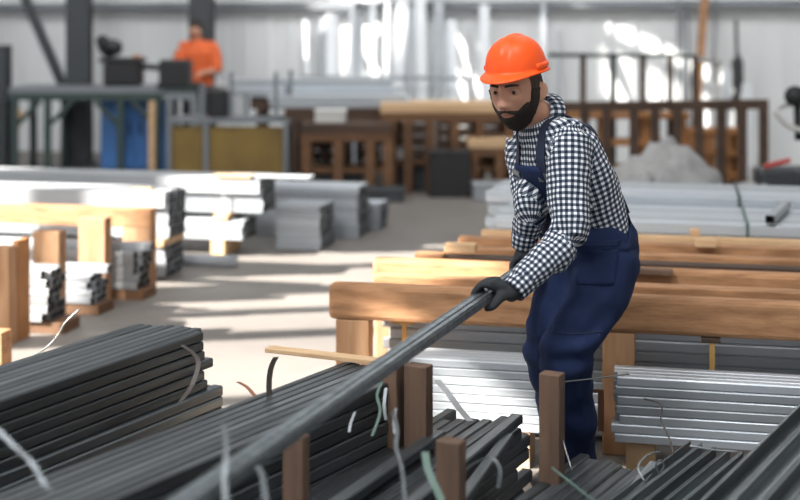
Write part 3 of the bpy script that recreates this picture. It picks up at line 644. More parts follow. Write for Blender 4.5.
# machine at the right edge
D = 9.6; root = thing('floor_machine', (fx(795,D), D, 0), 'dark and pale machine with round black head at the right edge', 'machine')
b = MB(); b.box((fx(800,D), D, .3), (.34,.4,.6)); b.build('body', M['column'], root, bevel=.05)
b = MB(); b.pipe([at(795,96,D-.12), at(795,96,D+.06)], .075, 20); b.build('motor_head', M['black'], root)
b = MB(); b.pipe(smooth([at(775,112,D-.1), at(786,124,D-.1), at(800,130,D-.1), at(815,130,D-.1)]), .022, 8); b.pipe(smooth([at(778,108,D), at(790,104,D), at(812,106,D)]), .02, 8); b.build('frame_arm', M['cream'], root)
b = MB(); b.pipe([at(797,100,D), at(799,140,D)], .03, 8); b.build('column', M['black'], root)
D = 9.0
b = MB(); b.bar((fx(770,D), D+.15, .652), (fx(797,D), D+.15, .70), .03, .035); 
o = tag(b.build('red_striped_box', M['red'], bevel=.01), 'red stripe bar on the dark case at the right edge', 'stripe bar')
b = MB(); b.box((fx(783,D)+.02, D+.25, .32), (.26,.24,.635)); tag(b.build('dark_case', M['column'], bevel=.03), 'dark case standing before the machine at the right edge', 'case')
# ------------------------------------------------------------------ people
def new_eval(o):            # apply modifiers to a fresh mesh
    dg = bpy.context.evaluated_depsgraph_get(); dg.update()
    me = bpy.data.meshes.new_from_object(o.evaluated_get(dg)); return me
def remesh(mb, vox, smooth_it=6, fac=.5):
    me = bpy.data.meshes.new('tmp'); me.from_pydata([tuple(v) for v in mb.v], [], mb.f)
    o = bpy.data.objects.new('tmp', me); C.objects.link(o)
    r = o.modifiers.new('r', 'REMESH'); r.mode = 'VOXEL'; r.voxel_size = vox
    if smooth_it: sm = o.modifiers.new('s', 'SMOOTH'); sm.factor = fac; sm.iterations = smooth_it
    m2 = new_eval(o); bpy.data.objects.remove(o); bpy.data.meshes.remove(me)
    m2.polygons.foreach_set('use_smooth', [True]*len(m2.polygons)); return m2
def link_mesh(me, name, m, parent=None):
    me.name = name; me.materials.clear(); me.materials.append(m)
    o = bpy.data.objects.new(name, me); C.objects.link(o)
    if parent is not None: o.parent = parent
    return o
def limb(mb, pts, radii, n=20, flat=None, axis=None, sub=4):
    """smooth tapered limb; radii (ra, rb); axis = direction the ra radius lies along"""
    P = smooth([Vector(p) for p in pts], sub); RR = []
    m = len(pts)
    for i in range(m-1):
        for j in range(sub):
            t = j/sub; t = t*t*(3-2*t)*.5+t*.5
            RR.append([radii[i][q]*(1-t)+radii[i+1][q]*t for q in (0,1)])
    RR.append(list(radii[-1])); rings = []
    for i, p in enumerate(P):
        d = (P[min(i+1,len(P)-1)]-P[max(i-1,0)]).normalized()
        ax = Vector(axis) if axis is not None else Vector((0,0,1)) if abs(d.z) < .8 else Vector((1,0,0))
        x = (ax - d*ax.dot(d)).normalized(); y = d.cross(x)
        rings.append((p, x*RR[i][0], y*RR[i][1]))
    # rounded ends
    def cap(c, x, y, d, first):
        out = []
        for k in (.35,.7,.93):
            s = math.sqrt(1-k*k); out.append((Vector(c)+d*k*min(x.length,y.length)*.7, x*s, y*s))
        return out
    d0 = (P[0]-P[1]).normalized(); d1 = (P[-1]-P[-2]).normalized()
    rings = list(reversed(cap(*rings[0], d0, True))) + rings + cap(*rings[-1], d1, False)
    mb.loft(rings, n)

skin = mat('skin', (.56,.30,.205), .5, 0, .4, (30,30,30), (.43,.21,.14), spec=.4)
nn = skin.node_tree.nodes; ll = skin.node_tree.links; pb = nn['Principled BSDF']
pb.inputs['Subsurface Weight'].default_value = .12; pb.inputs['Subsurface Radius'].default_value = (.01,.004,.002)
at_ = nn.new('ShaderNodeAttribute'); at_.attribute_name = 'tint'
mx_ = nn.new('ShaderNodeMix'); mx_.data_type = 'RGBA'; src = pb.inputs['Base Color'].links[0].from_socket
ll.new(src, mx_.inputs[6]); mx_.inputs[7].default_value = (.33,.115,.09,1); ll.new(at_.outputs['Fac'], mx_.inputs[0]); ll.new(mx_.outputs[2], pb.inputs['Base Color'])
shortm = mat('short_side_hair', (.045,.03,.023), .85, 0, .7, (120,120,60), (.08,.05,.038), bump=.5, bscale=6)
hairm = mat('dark_hair', (.018,.012,.009), .75, 0, .6, (90,90,40), (.035,.022,.016), bump=.9, bscale=6)
eyew = mat('eye_white', (.30,.28,.27), .3); iris = mat('dark_iris', (.03,.018,.012), .15)
helm = mat('orange_helmet', (.93,.10,.012), .42, 0, 0, spec=.35)
pants = mat('navy_workwear', (.014,.026,.078), .85, 0, .6, (7,7,7), (.010,.018,.05), bump=.3, bscale=60, spec=.2)
strapm = mat('navy_strap', (.014,.02,.05), .8)
glove = mat('black_glove', (.022,.026,.031), .75, 0, .4, (30,30,30), (.012,.014,.017), bump=.4, bscale=20)
bootm = mat('black_boot', (.02,.018,.017), .5)
thread = mat('pale_thread', (.35,.4,.5), .8)
white_cotton = mat('white_cotton', (.7,.7,.7), .9)
# gingham
ging = bpy.data.materials.new('navy_gingham_cotton'); ging.use_nodes = True
n = ging.node_tree.nodes; l = ging.node_tree.links; b_ = n['Principled BSDF']; b_.inputs['Roughness'].default_value = .9; b_.inputs['Specular IOR Level'].default_value = .2
uv = n.new('ShaderNodeUVMap'); uv.uv_map = 'UVMap'; sp = n.new('ShaderNodeSeparateXYZ'); l.new(uv.outputs[0], sp.inputs[0])
outs = []
for ax in (0, 1):
    a = n.new('ShaderNodeMath'); a.operation = 'MULTIPLY'; a.inputs[1].default_value = 1/.0188; l.new(sp.outputs[ax], a.inputs[0])
    f_ = n.new('ShaderNodeMath'); f_.operation = 'FRACT'; l.new(a.outputs[0], f_.inputs[0])
    g = n.new('ShaderNodeMath'); g.operation = 'LESS_THAN'; g.inputs[1].default_value = .52; l.new(f_.outputs[0], g.inputs[0]); outs.append(g)
ad = n.new('ShaderNodeMath'); ad.operation = 'ADD'; l.new(outs[0].outputs[0], ad.inputs[0]); l.new(outs[1].outputs[0], ad.inputs[1])
dv = n.new('ShaderNodeMath'); dv.operation = 'MULTIPLY'; dv.inputs[1].default_value = .5; l.new(ad.outputs[0], dv.inputs[0])
cr = n.new('ShaderNodeValToRGB'); cr.color_ramp.interpolation = 'CONSTANT'
cr.color_ramp.elements[0].color = (.76,.77,.80,1); e1 = cr.color_ramp.elements[1]; e1.position = .3; e1.color = (.12,.145,.19,1)
e2 = cr.color_ramp.elements.new(.8); e2.color = (.012,.018,.035,1); l.new(dv.outputs[0], cr.inputs[0]); l.new(cr.outputs[0], b_.inputs['Base Color'])

def frame(fwd, up=(0,0,1)):     # columns: right, forward, up
    f = Vector(fwd).normalized(); r = f.cross(Vector(up)).normalized(); u = r.cross(f)
    return Matrix((r, f, u)).transposed()

# ---------- head sculpt, local: +x his right, +y forward, +z up, origin between the eyes' height
def g(x, s): return math.exp(-(x/s)**2)
def head_point(nx, ny, nz):
    a, bb, c = .074, .094, .122
    x, y, z = nx*a, ny*bb, nz*c
    if z < 0:
        t = -nz
        x *= 1-.26*t**1.6 if ny > -.3 else 1-.34*t**1.5
        if y < 0: y *= 1-.45*t
        else: y *= 1-.02*t
    else:
        x *= 1+.03*(1-nz)
        if y < 0: y *= 1.06
    # fuller jaw profile
    if ny > 0 and nz < -.3: y += .012*(-nz-.3)*ny
    fr = max(0, ny)
    dy = 0
    if fr > 0:
        w = min(1, fr*1.6)
        dy -= .006*g(x,.05)*g(z-.0,.03)                      # flatten mid face
        dy += .007*g(abs(x)-.028,.022)*g(z-.021,.009)        # brow ridge
        dy -= .011*g(abs(x)-.031,.015)*g(z-.001,.012)         # sockets
        dy += .004*g(abs(x)-.043,.017)*g(z+.026,.016)        # cheekbones
        dy -= .004*g(abs(x)-.040,.014)*g(z+.062,.018)
        if -.055 < z < .03:                                  # nose
            t = min(1, max(0, (.016-z)/.054)); h = .006+.020*t**1.2
            wd = .0085+.006*t**1.5; fall = 1 if z > -.040 else max(0, 1-((-.040-z)/.012))**.8
            dy += h*g(x, wd)*fall*(1 if z < .016 else g(z-.016,.01))
            dy += .008*g(abs(x)-.013,.006)*g(z+.038,.008)
        dy += .0065*g(x,.020)*g(z+.060,.0065) + .0075*g(x,.017)*g(z+.075,.006)   # lips
        dy -= .0045*g(x,.024)*g(z+.0675,.0028)
        dy -= .003*g(x,.02)*g(z+.087,.006)
        dy += .008*g(x,.020)*g(z+.104,.014)
        dy *= w
    return Vector((x, y+dy, z))
def head_mb(mb, O, R, s=1., nu=120, nv=110):
    vs = []; 
    for i in range(nv+1):
        t = math.pi*i/nv
        for k in range(nu):
            a = 2*math.pi*k/nu; p = head_point(math.sin(t)*math.cos(a), math.sin(t)*math.sin(a), math.cos(t)); vs.append(O + R @ (p*s))
    fs = []
    for i in range(nv):
        for k in range(nu):
            k2 = (k+1) % nu; fs.append((i*nu+k, (i+1)*nu+k, (i+1)*nu+k2, i*nu+k2))
    mb.add(vs, fs, True)
    for sx in (-1, 1):      # ears
        e = R @ Matrix.Rotation(sx*.35, 3, 'Z'); c = O + R @ Vector((sx*.074*s, -.012*s, -.012*s))
        mb.ball(c, (.009*s, .017*s, .032*s), 14, 10, e); mb.ball(c + R @ Vector((sx*.009*s,-.006*s,.006*s)), (.006*s,.017*s,.025*s), 12, 8, e)

# ---------- pose
FH = Vector((-.52,-.85,0)).normalized(); pitch = math.radians(-6)
RH = frame(FH) @ Matrix.Rotation(pitch, 3, 'X') @ Matrix.Rotation(math.radians(2), 3, 'Y'); HO = at(516.5, 89.0, 4.33); HS_ = 1.10
FB = Vector((-.80,-.60,0)); LB = Vector((.6,-.8,0))
neck0 = at(540,118,4.41); neck1 = HO + RH @ Vector((0,-.028,-.07))
chest = at(555,152,4.42); belly = at(584,208,4.48); pelv = at(592,248,4.50)
shL = at(569,144,4.29); elL = at(569,236,4.20); wrL = at(512,292,4.09)
shR = at(527,144,4.54); elR = at(531,203,4.42); wrR = at(524,245,4.46)
hipL = pelv + LB*.088 - Vector((0,0,.05)); hipR = pelv - LB*.088 - Vector((0,0,.05))
knL = at(567,352,4.27); anL = Vector((knL.x+.05, 4.46, .10))
knR = at(549,350,4.42); anR = Vector((knR.x+.11, 4.62, .10))
B0 = at(528,267,4.5); B1 = at(211,487,2.5); bd = (B1-B0).normalized()
barE0 = B0 - bd*.22*0 - bd*.10; barE1 = B1 + bd*.95

# body (one continuous surface incl. head, neck, torso, arms, legs)
mb = MB(); head_mb(mb, HO, RH, HS_)
limb(mb, [neck0 - Vector((0,0,.06)) , neck0, neck1], [(.062,.062),(.056,.058),(.055,.058)], axis=FB)
limb(mb, [pelv-Vector((0,0,.05)), belly, chest, neck0-Vector((-.01,0,.03))], [(.13,.095),(.13,.092),(.15,.10),(.06,.055)], axis=LB)
for (s, e, w) in ((shL,elL,wrL),(shR,elR,wrR)): limb(mb, [s*.7+chest*.3+Vector((0,0,.01)), s, (s+e)/2, e, (e+w)/2, w], [(.05,.05),(.05,.05),(.045,.045),(.038,.038),(.034,.034),(.026,.023)])
for (h, k, a) in ((hipL,knL,anL),(hipR,knR,anR)):
    limb(mb, [h, (h+k)/2, k, (k+a)/2, a], [(.092,.092),(.08,.08),(.056,.056),(.052,.052),(.036,.036)])
body = remesh(mb, .0048, 2, .4)
lip = body.attributes.new('tint', 'FLOAT', 'POINT'); RHi = RH.transposed(); vals = []
for v in body.vertices:
    q = (RHi @ (v.co-HO))/HS_
    t = 0
    if q.y > .06:
        t = max(t, .8*g(q.x,.021)*g(q.z+.0675,.0105)); t = max(t, .25*g(q.x,.016)*g(q.z+.036,.014)); t = max(t, .22*g(abs(q.x)-.045,.018)*g(q.z+.03,.018)); t = max(t,.3*g(abs(q.x)-.031,.016)*g(q.z-.002,.010))
    vals.append(t)
lip.data.foreach_set('value', vals)
man = link_mesh(body, 'person', skin)
tag(man, 'bearded worker in orange helmet, checked shirt and navy overalls pulling the long bar', 'person')

hb = BVHTree.FromPolygons([v.co.copy() for v in body.vertices], [tuple(p.vertices) for p in body.polygons])
def H(x, y, z): return HO + RH @ (Vector((x,y,z))*HS_)
def patch_from_head(name, fn, m, thick, nu=150, nv=150, seed=0, rough=.002):
    """hair shell: re-evaluated head surface pushed out where fn(x,y,z) > 0"""
    mb = MB(); idx = {}; P = []; Wt = []
    for i in range(nv+1):
        t = math.pi*i/nv
        for k in range(nu):
            a = 2*math.pi*k/nu; nrm = Vector((math.sin(t)*math.cos(a), math.sin(t)*math.sin(a), math.cos(t))); p = head_point(*nrm); P.append((p, nrm)); Wt.append(fn(p.x, p.y, p.z))
    vs = []
    for (p, nrm), w in zip(P, Wt):
        d = Vector((nrm.x/.074, nrm.y/.094, nrm.z/.122)).normalized()
        ww = max(0, min(1, w)); h = -.003+(thick+.003)*ww + rough*noise.noise(Vector((p.x*260+seed, p.y*260, p.z*260)))*ww
        vs.append(HO + RH @ ((p + d*h)*HS_))
    fs = []
    for i in range(nv):
        for k in range(nu):
            k2 = (k+1) % nu; q = (i*nu+k, (i+1)*nu+k, (i+1)*nu+k2, i*nu+k2)
            if max(Wt[j] for j in q) > 0: fs.append(q)
    used = sorted({j for f in fs for j in f}); mp = {j: i for i, j in enumerate(used)}
    mb.add([vs[j] for j in used], [tuple(mp[j] for j in f) for f in fs], True)
    return mb.build(name, m, man)
def beard_fn(x, y, z):
    ax = abs(x)
    if y < -.005 or z > .014: return 0
    # sideburn + jaw + chin + moustache
    edge = -.050 - .0*ax
    top = -.052 + .9*max(0, ax-.034)*1.1           # cheek line climbs to the ear
    if ax > .062: top = .012
    if ax > .058 and y > .040: top = min(top, -.03)
    w = (top - z)/.010
    mous = 1-abs((z+.0545+ax*.22)/.0085) if ax < .036 else -1
    w = max(w, mous)
    lipz = (1-(x/.022)**2 - ((z+.0685)/.0085)**2)
    if lipz > 0: w = min(w, -.1)
    if ax > .030 and z > -.052 and w > 0 and z > top: w = 0
    if y < .0: w = min(w, (y+.012)/.012)
    return w
bo = patch_from_head('beard', beard_fn, hairm, .005, rough=.003)
def hair_fn(x, y, z):
    if y > .040: return 0
    if z < -.01 and y > -.03: 
        return 0 if abs(x) < .05 or y > .022 or y < .004 else .5
    if z < -.055: return 0
    if abs(x) > .055 and y > -.01 and z < .008 and y < .0: return 0
    return .7
patch_from_head('hair', hair_fn, shortm, .003, seed=5, rough=.0008)
# brows
for sx in (-1, 1):
    pts = []
    for t in (0,.25,.5,.75,1):
        x = sx*(.012+.036*t); z = .0165+.0055*math.sin(math.pi*(.15+.65*t)); y = head_point(x/.074, math.sqrt(max(0,1-(x/.074)**2-(z/.122)**2)), z/.122).y; pts.append(H(x, y+.0045, z+.001))
    b = MB(); b.pipe(smooth(pts), [.0042]*9+[.0045]*4+[.0038]*4+[.0028]*3+[.001], 8); b.build('eyebrow', hairm, man)
    c = Vector((sx*.031, .0695, .001)); b = MB(); b.ball(H(*c), .0125*HS_, 20, 14); e = b.build('eye', eyew, man)
    look = (Vector((-.02 , 1.0, -.04))).normalized()
    b = MB(); cc = H(*(c + look*.0096)); b.ball(cc, (.0074,.0074,.0074), 14, 10); b.build('iris', iris, e)
    # lids
    b = MB()
    for (z0, lowr) in ((1, 0), (-1, 0)):
        vs = []; N1, N2 = 14, 6
        for i in range(N1+1):
            az = math.pi*(i/N1) 
            for j in range(N2+1):
                if z0 > 0: el = math.radians(7 + (80-7)*j/N2)*1.0
                else: el = -math.radians(14 + (75-14)*j/N2)
                aa = -math.pi/2 + math.pi*i/N1; el2 = el if j else el*(1-.75*abs(math.sin(aa))**3)
                r = .0131
                vs.append(H(*(c + Vector((math.sin(aa)*math.cos(el2)*r, math.cos(aa)*math.cos(el2)*r, math.sin(el2)*r)))))
        fs = [(i*(N2+1)+j, (i+1)*(N2+1)+j, (i+1)*(N2+1)+j+1, i*(N2+1)+j+1) for i in range(N1) for j in range(N2)]
        b.add(vs, fs, True)
    lo = b.build('eyelid', skin, man); sd = lo.modifiers.new('s','SOLIDIFY'); sd.thickness = .0012; sd.offset = 0

# ---------- helmet
def helmet():
    root = bpy.data.objects.new('helmet', None)
    mb = MB(); nu, nv = 96, 26; a, bb, c = .108, .130, .125
    tilt = Matrix.Rotation(math.radians(-1), 3, 'X'); base = Vector((0,-.008,.059)); vs = []
    def P(t, k):
        an = 2*math.pi*k/nu; x = math.cos(an); y = math.sin(an)
        ct, st = math.cos(t), math.sin(t)
        e = .86
        px = a*x*abs(ct)**e; py = bb*y*abs(ct)**e; pz = c*abs(st)**.92
        # raised centre ridge and two side ridges
        r = g(px, .020)*.007*min(1, st*1.8)*(1 if abs(py) < .12 else .5)
        r -= .0025*g(abs(px)-.026,.006)*min(1, st*1.8)
        nrm = Vector((px/a**2, py/bb**2, pz/c**2)).normalized()
        return Vector((px,py,pz)) + nrm*r
    for i in range(nv+1):
        for k in range(nu): vs.append(P(math.pi/2*i/nv*.999, k))
    fs = [(i*nu+k, i*nu+(k+1) % nu, (i+1)*nu+(k+1) % nu, (i+1)*nu+k) for i in range(nv) for k in range(nu)]
    # rim: flare outwards, long peak at front
    o = len(vs); rows = 6
    for j in range(1, rows+1):
        t = j/rows
        for k in range(nu):
            an = 2*math.pi*k/nu; x = math.cos(an); y = math.sin(an)
            ext = .012 + .040*max(0, y)**3.2 + .006*max(0,-y)**4
            drop = -.007*t - .016*t*max(0, y)**3 - (.002*t)
            if j == rows: drop -= .002
            vs.append(Vector(((a+ext*t)*x, (bb+ext*t)*y, drop)))
    for j in range(rows):
        for k in range(nu):
            k2 = (k+1) % nu
            q0 = (k if j == 0 else o+(j-1)*nu+k); q1 = (k2 if j == 0 else o+(j-1)*nu+k2)
            fs.append((q0, o+j*nu+k, o+j*nu+k2, q1))
    vs = [HO + RH @ (tilt @ v*1.0*HS_*.82 + base*HS_) for v in vs]
    mb.add(vs, fs, True); ob = mb.build('helmet', helm, man)
    sd = ob.modifiers.new('s','SOLIDIFY'); sd.thickness = .003; sd.offset = 0
    # raised band above the rim, at sides and back
    mb = MB(); rings = []; nb = 60
    for k in range(nb+1):
        an = math.pi*(1.0 - .10) + (math.pi*1.2)*k/nb
        x = math.cos(an); y = math.sin(an); p = Vector((x*(a+.003), y*(bb+.003), .012)); d = Vector((-y*a, x*bb, 0)).normalized(); o_ = Vector((x,y,0)).normalized()
        rings.append(tuple(HO + RH @ (tilt @ v*HS_*.82 + base*HS_) if i == 0 else RH @ v for i, v in enumerate((p, o_*.006, Vector((0,0,1))*.011))))
    mb.loft(rings, 10); mb.build('helmet_band', helm, ob)
    # small slots of the rear adjuster
    mb = MB(); mb.ball(HO + RH @ (Vector((0,-(bb+.008),.012))*HS_*.82 + base*HS_), (.014,.014,.012), 12, 8); k = mb.build('adjuster_knob', M['black'], ob)
    mb = MB(); q = HO + RH @ (tilt @ Vector((0, bb*.93, .052))*HS_*.82 + base*HS_)
    mb.bar(q - RH @ Vector((0,-.0,.012)), q + RH @ Vector((0,-.0035,.012)), .007, .003, up=FH); mb.build('helmet_vent', mat('pale_mark', (.8,.75,.7), .4), ob)
helmet()

# ---------- garments
def wrinkle(me, amp, f, seed, fn=None):
    n = [v.normal.copy() for v in me.vertices]
    for v, nr in zip(me.vertices, n):
        p = v.co; k = fn(p) if fn else 1
        q = Vector((p.x*f[0]+seed, p.y*f[1], p.z*f[2])); h = noise.noise(q); h2 = 1-abs(noise.noise(q*1.3+Vector((7,3,1))))*2
        v.co = p + nr*amp*k*(h*.8+max(0,h2)**2*.3)
    me.update()
def seg_t(p, a, b):
    d = b-a; t = max(0, min(1, (p-a).dot(d)/d.length_squared)); return t, (p-(a+d*t)).length
mb = MB()
limb(mb, [pelv+Vector((0,0,.02)), belly, (belly+chest)/2+Vector((.01,0,0)), chest, neck0-Vector((-.01,0,.045)), neck0+Vector((0,0,-.02))], [(.150,.115),(.158,.120),(.172,.122),(.185,.126),(.10,.088),(.070,.068)], axis=LB, n=32)
for (s, e, w) in ((shL,elL,wrL),(shR,elR,wrR)):
    limb(mb, [s*.55+chest*.45+Vector((0,0,.025)), s+Vector((0,0,.0)), (s+e)/2, e, (e+w)/2, e*.12+w*.88], [(.075,.075),(.076,.076),(.069,.069),(.060,.060),(.054,.054),(.042,.040)])
torso_only = MB(); limb(torso_only, [pelv+Vector((0,0,.02)), belly, (belly+chest)/2+Vector((.01,0,0)), chest, neck0-Vector((-.01,0,.035))], [(.150,.115),(.158,.120),(.172,.122),(.185,.126),(.085,.075)], axis=LB, n=32)
tb_t = BVHTree.FromPolygons(torso_only.v, torso_only.f)
shirt = remesh(mb, .0075, 6, .5)
def shirt_k(p):
    k = .7
    for e in (elL, elR): k += 1.3*g((p-e).length, .10)
    if (p-pelv).length < .24: k *= .3
    return k
wrinkle(shirt, .011, (20,20,13), 3, shirt_k)
# drawn-in creases at the elbows and waist
bones = [(pelv, neck0, LB, .16), (shL, elL, None, .066), (elL, wrL, None, .055), (shR, elR, None, .066), (elR, wrR, None, .055)]
uvl = shirt.uv_layers.new(name='UVMap')
def bone_frame(a, b, ax):
    d = (b-a).normalized(); ax = Vector(ax) if ax is not None else Vector((.6,-.8,0)); x = (ax-d*ax.dot(d)).normalized(); return d, x, d.cross(x)
BF = [bone_frame(a, b, ax) for (a, b, ax, r) in bones]
co = [v.co.copy() for v in shirt.vertices]
for p in shirt.polygons:
    c = p.center; best = None
    for i, (a, b, ax, r) in enumerate(bones):
        t, dd = seg_t(c, a, b); sc = dd/r
        if best is None or sc < best[0]: best = (sc, i)
    i = best[1]; a, b, ax, r = bones[i]; d, x, y = BF[i]
    base_v = {2: (elL-shL).length, 4: (elR-shR).length}.get(i, 0)
    a0 = math.atan2((c-a).dot(y), (c-a).dot(x))
    for li in p.loop_indices:
        q = co[shirt.loops[li].vertex_index]-a; an = math.atan2(q.dot(y), q.dot(x))
        while an-a0 > math.pi: an -= 2*math.pi
        while an-a0 < -math.pi: an += 2*math.pi
        uvl.data[li].uv = (an*(r if i else .15), base_v+q.dot(d))
shirt_o = link_mesh(shirt, 'shirt', ging, man); shirt_o['label'] = 'navy and white gingham shirt'
sb = BVHTree.FromPolygons(co, [tuple(p.vertices) for p in shirt.polygons])
# collar: two folded leaves round the neck
def add_uv_planar(o, ax, ay):
    me = o.data; u = me.uv_layers.new(name='UVMap')
    for p in me.polygons:
        for li in p.loop_indices: q = me.vertices[me.loops[li].vertex_index].co; u.data[li].uv = (q.dot(ax), q.dot(ay))
b = MB(); vs = []; N = 40; axn = (neck1-neck0).normalized(); Xn = (LB-axn*LB.dot(axn)).normalized(); Yn = axn.cross(Xn)   # Yn ~ forward or back
if Yn.dot(FB) < 0: Yn = -Yn
cb = neck0 - axn*.022
prof = [(.060,.030),(.068,.046),(.078,.038),(.090,.010),(.092,.000)]
for i in range(N+1):
    an = math.radians(90+14) + math.radians(360-28)*i/N; cx, cy = math.cos(an), math.sin(an); fr = max(0, cy)
    for (r, z) in prof:
        zz = z-.045*fr**2*1.1 - (0.030*fr**6 if z < .02 else 0); rr = r*(1+.26*fr)
        vs.append(cb + Xn*cx*rr*1.02 + Yn*cy*rr*1.0 + axn*zz + Vector((0,0,.004)))
m5 = len(prof); b.add(vs, [(i*m5+j, (i+1)*m5+j, (i+1)*m5+j+1, i*m5+j+1) for i in range(N) for j in range(m5-1)], True)
co_ = b.build('collar', ging, man); add_uv_planar(co_, (Xn+Yn).normalized(), (axn+Xn*.3).normalized()); sd = co_.modifiers.new('s','SOLIDIFY'); sd.thickness = .003; sd.offset = 0
# cuffs
for (e, w) in ((elL,wrL),(elR,wrR)):
    d = (w-e).normalized(); x = d.cross(Vector((0,0,1))).normalized(); y = d.cross(x); c = e*.1+w*.9; b = MB()
    b.loft([(c-d*.035, x*.050, y*.047), (c-d*.02, x*.047, y*.044), (c+d*.022, x*.044, y*.041), (c+d*.025, x*.040, y*.037), (c+d*.01, x*.036, y*.033)], 28, False)
    q = b.build('cuff', ging, man); me = q.data; u = me.uv_layers.new(name='UVMap')
    for p in me.polygons:
        c0 = p.center-c; a0 = math.atan2(c0.dot(y), c0.dot(x))
        for li in p.loop_indices:
            k = me.vertices[me.loops[li].vertex_index].co-c; an = math.atan2(k.dot(y), k.dot(x))
            while an-a0 > math.pi: an -= 2*math.pi
            while an-a0 < -math.pi: an += 2*math.pi
            u.data[li].uv = (an*.045, k.dot(d))
    sd = q.modifiers.new('s','SOLIDIFY'); sd.thickness = .003; sd.offset = -1

# trousers
mb = MB()
waist = belly*.75+pelv*.25
limb(mb, [waist-Vector((0,0,.055)), waist-Vector((0,0,.068)), pelv, pelv-Vector((0,0,.07))], [(.165,.132),(.168,.138),(.172,.148),(.15,.135)], axis=LB, n=32)
for (h, k, a, s_) in ((hipL,knL,anL,1),(hipR,knR,anR,-1)):
    limb(mb, [h+Vector((0,0,.02)), h*.7+k*.3, h*.35+k*.65, k, (k*.5+a*.5), k*.15+a*.85, a-Vector((0,0,.02))], [(.105,.105),(.106,.106),(.094,.094),(.082,.080),(.080,.078),(.080,.080),(.082,.088)], axis=FB, n=28)
tr = remesh(mb, .009, 8, .5)
def tr_k(p):
    k = .55
    for e in (knL, knR): k += .9*g((p-e).length, .16)
    for e in (anL, anR): k += .7*g((p-e).length, .16)
    k += .7*g((p-(hipL+hipR)/2-FB*.1).length,.16); return k
def creases(me, seed):
    nrm = [v.normal.copy() for v in me.vertices]
    for v, nr in zip(me.vertices, nrm):
        p = v.co; s1 = 0
        for kn, hp in ((knL,hipL),(knR,hipR)):
            dd = p-kn; w = g(dd.length, .17); fwd = dd.dot(FB)
            s1 += w*math.sin(dd.z*62 + fwd*30 + 4*noise.noise(p*5+Vector((seed,0,0))))*.011
        hp = (hipL+hipR)/2+FB*.09+Vector((0,0,.02)); dd = p-hp; s1 += g(dd.length,.16)*math.sin(dd.z*55+dd.dot(LB)*38+3*noise.noise(p*6))*.012
        s1 += .008*math.sin((p.dot(LB))*50+6*noise.noise(p*3.))*g(p.z-.2,.25)
        v.co = p + nr*s1
    me.update()
creases(tr, 2.); wrinkle(tr, .011, (9,9,5), 9, tr_k); wrinkle(tr, .004, (24,24,13), 4, tr_k)
tro = link_mesh(tr, 'overalls', pants, man); tro['label'] = 'navy bib overalls'
tb = BVHTree.FromPolygons([v.co.copy() for v in tr.vertices], [tuple(p.vertices) for p in tr.polygons])
trees = (sb, tb, hb)
def outward(p, inside, trees_, off):      # ray from an inner point through p to the outermost garment surface
    d = (p-inside).normalized(); best = 0
    for t in trees_:
        o = inside + d*.6
        hit = t.ray_cast(o, -d, .6)
        if hit[0] is not None: best = max(best, (hit[0]-inside).length)
    return inside + d*(best+off), d
def cloth_grid(name, m, fn, nu, nv, trees_, off, thick, parent, wr=0.):
    b = MB(); vs = []
    for i in range(nu+1):
        for j in range(nv+1):
            p, ins = fn(i/nu, j/nv); q, d = outward(p, ins, trees_, off(j/nv) if callable(off) else off); vs.append(q + d*wr*noise.noise(q*30))
    b.add(vs, [(i*(nv+1)+j, (i+1)*(nv+1)+j, (i+1)*(nv+1)+j+1, i*(nv+1)+j+1) for i in range(nu) for j in range(nv)], True)
    o = b.build(name, m, parent); sd = o.modifiers.new('s','SOLIDIFY'); sd.thickness = thick; sd.offset = 0; return o
def spine(t):   # t 0 waist .. 1 neck
    A = pelv; Bq = belly; Cc = chest; Dd = neck0
    P = [A, Bq, Cc, Dd]; s = t*3; i = min(2, int(s)); return P[i].lerp(P[i+1], s-i)
def torso_ray(t, ang):      # ang 0 = front, + towards his left
    c = spine(t); dv = FB*math.cos(ang) + LB*math.sin(ang); return c+dv*.1, c
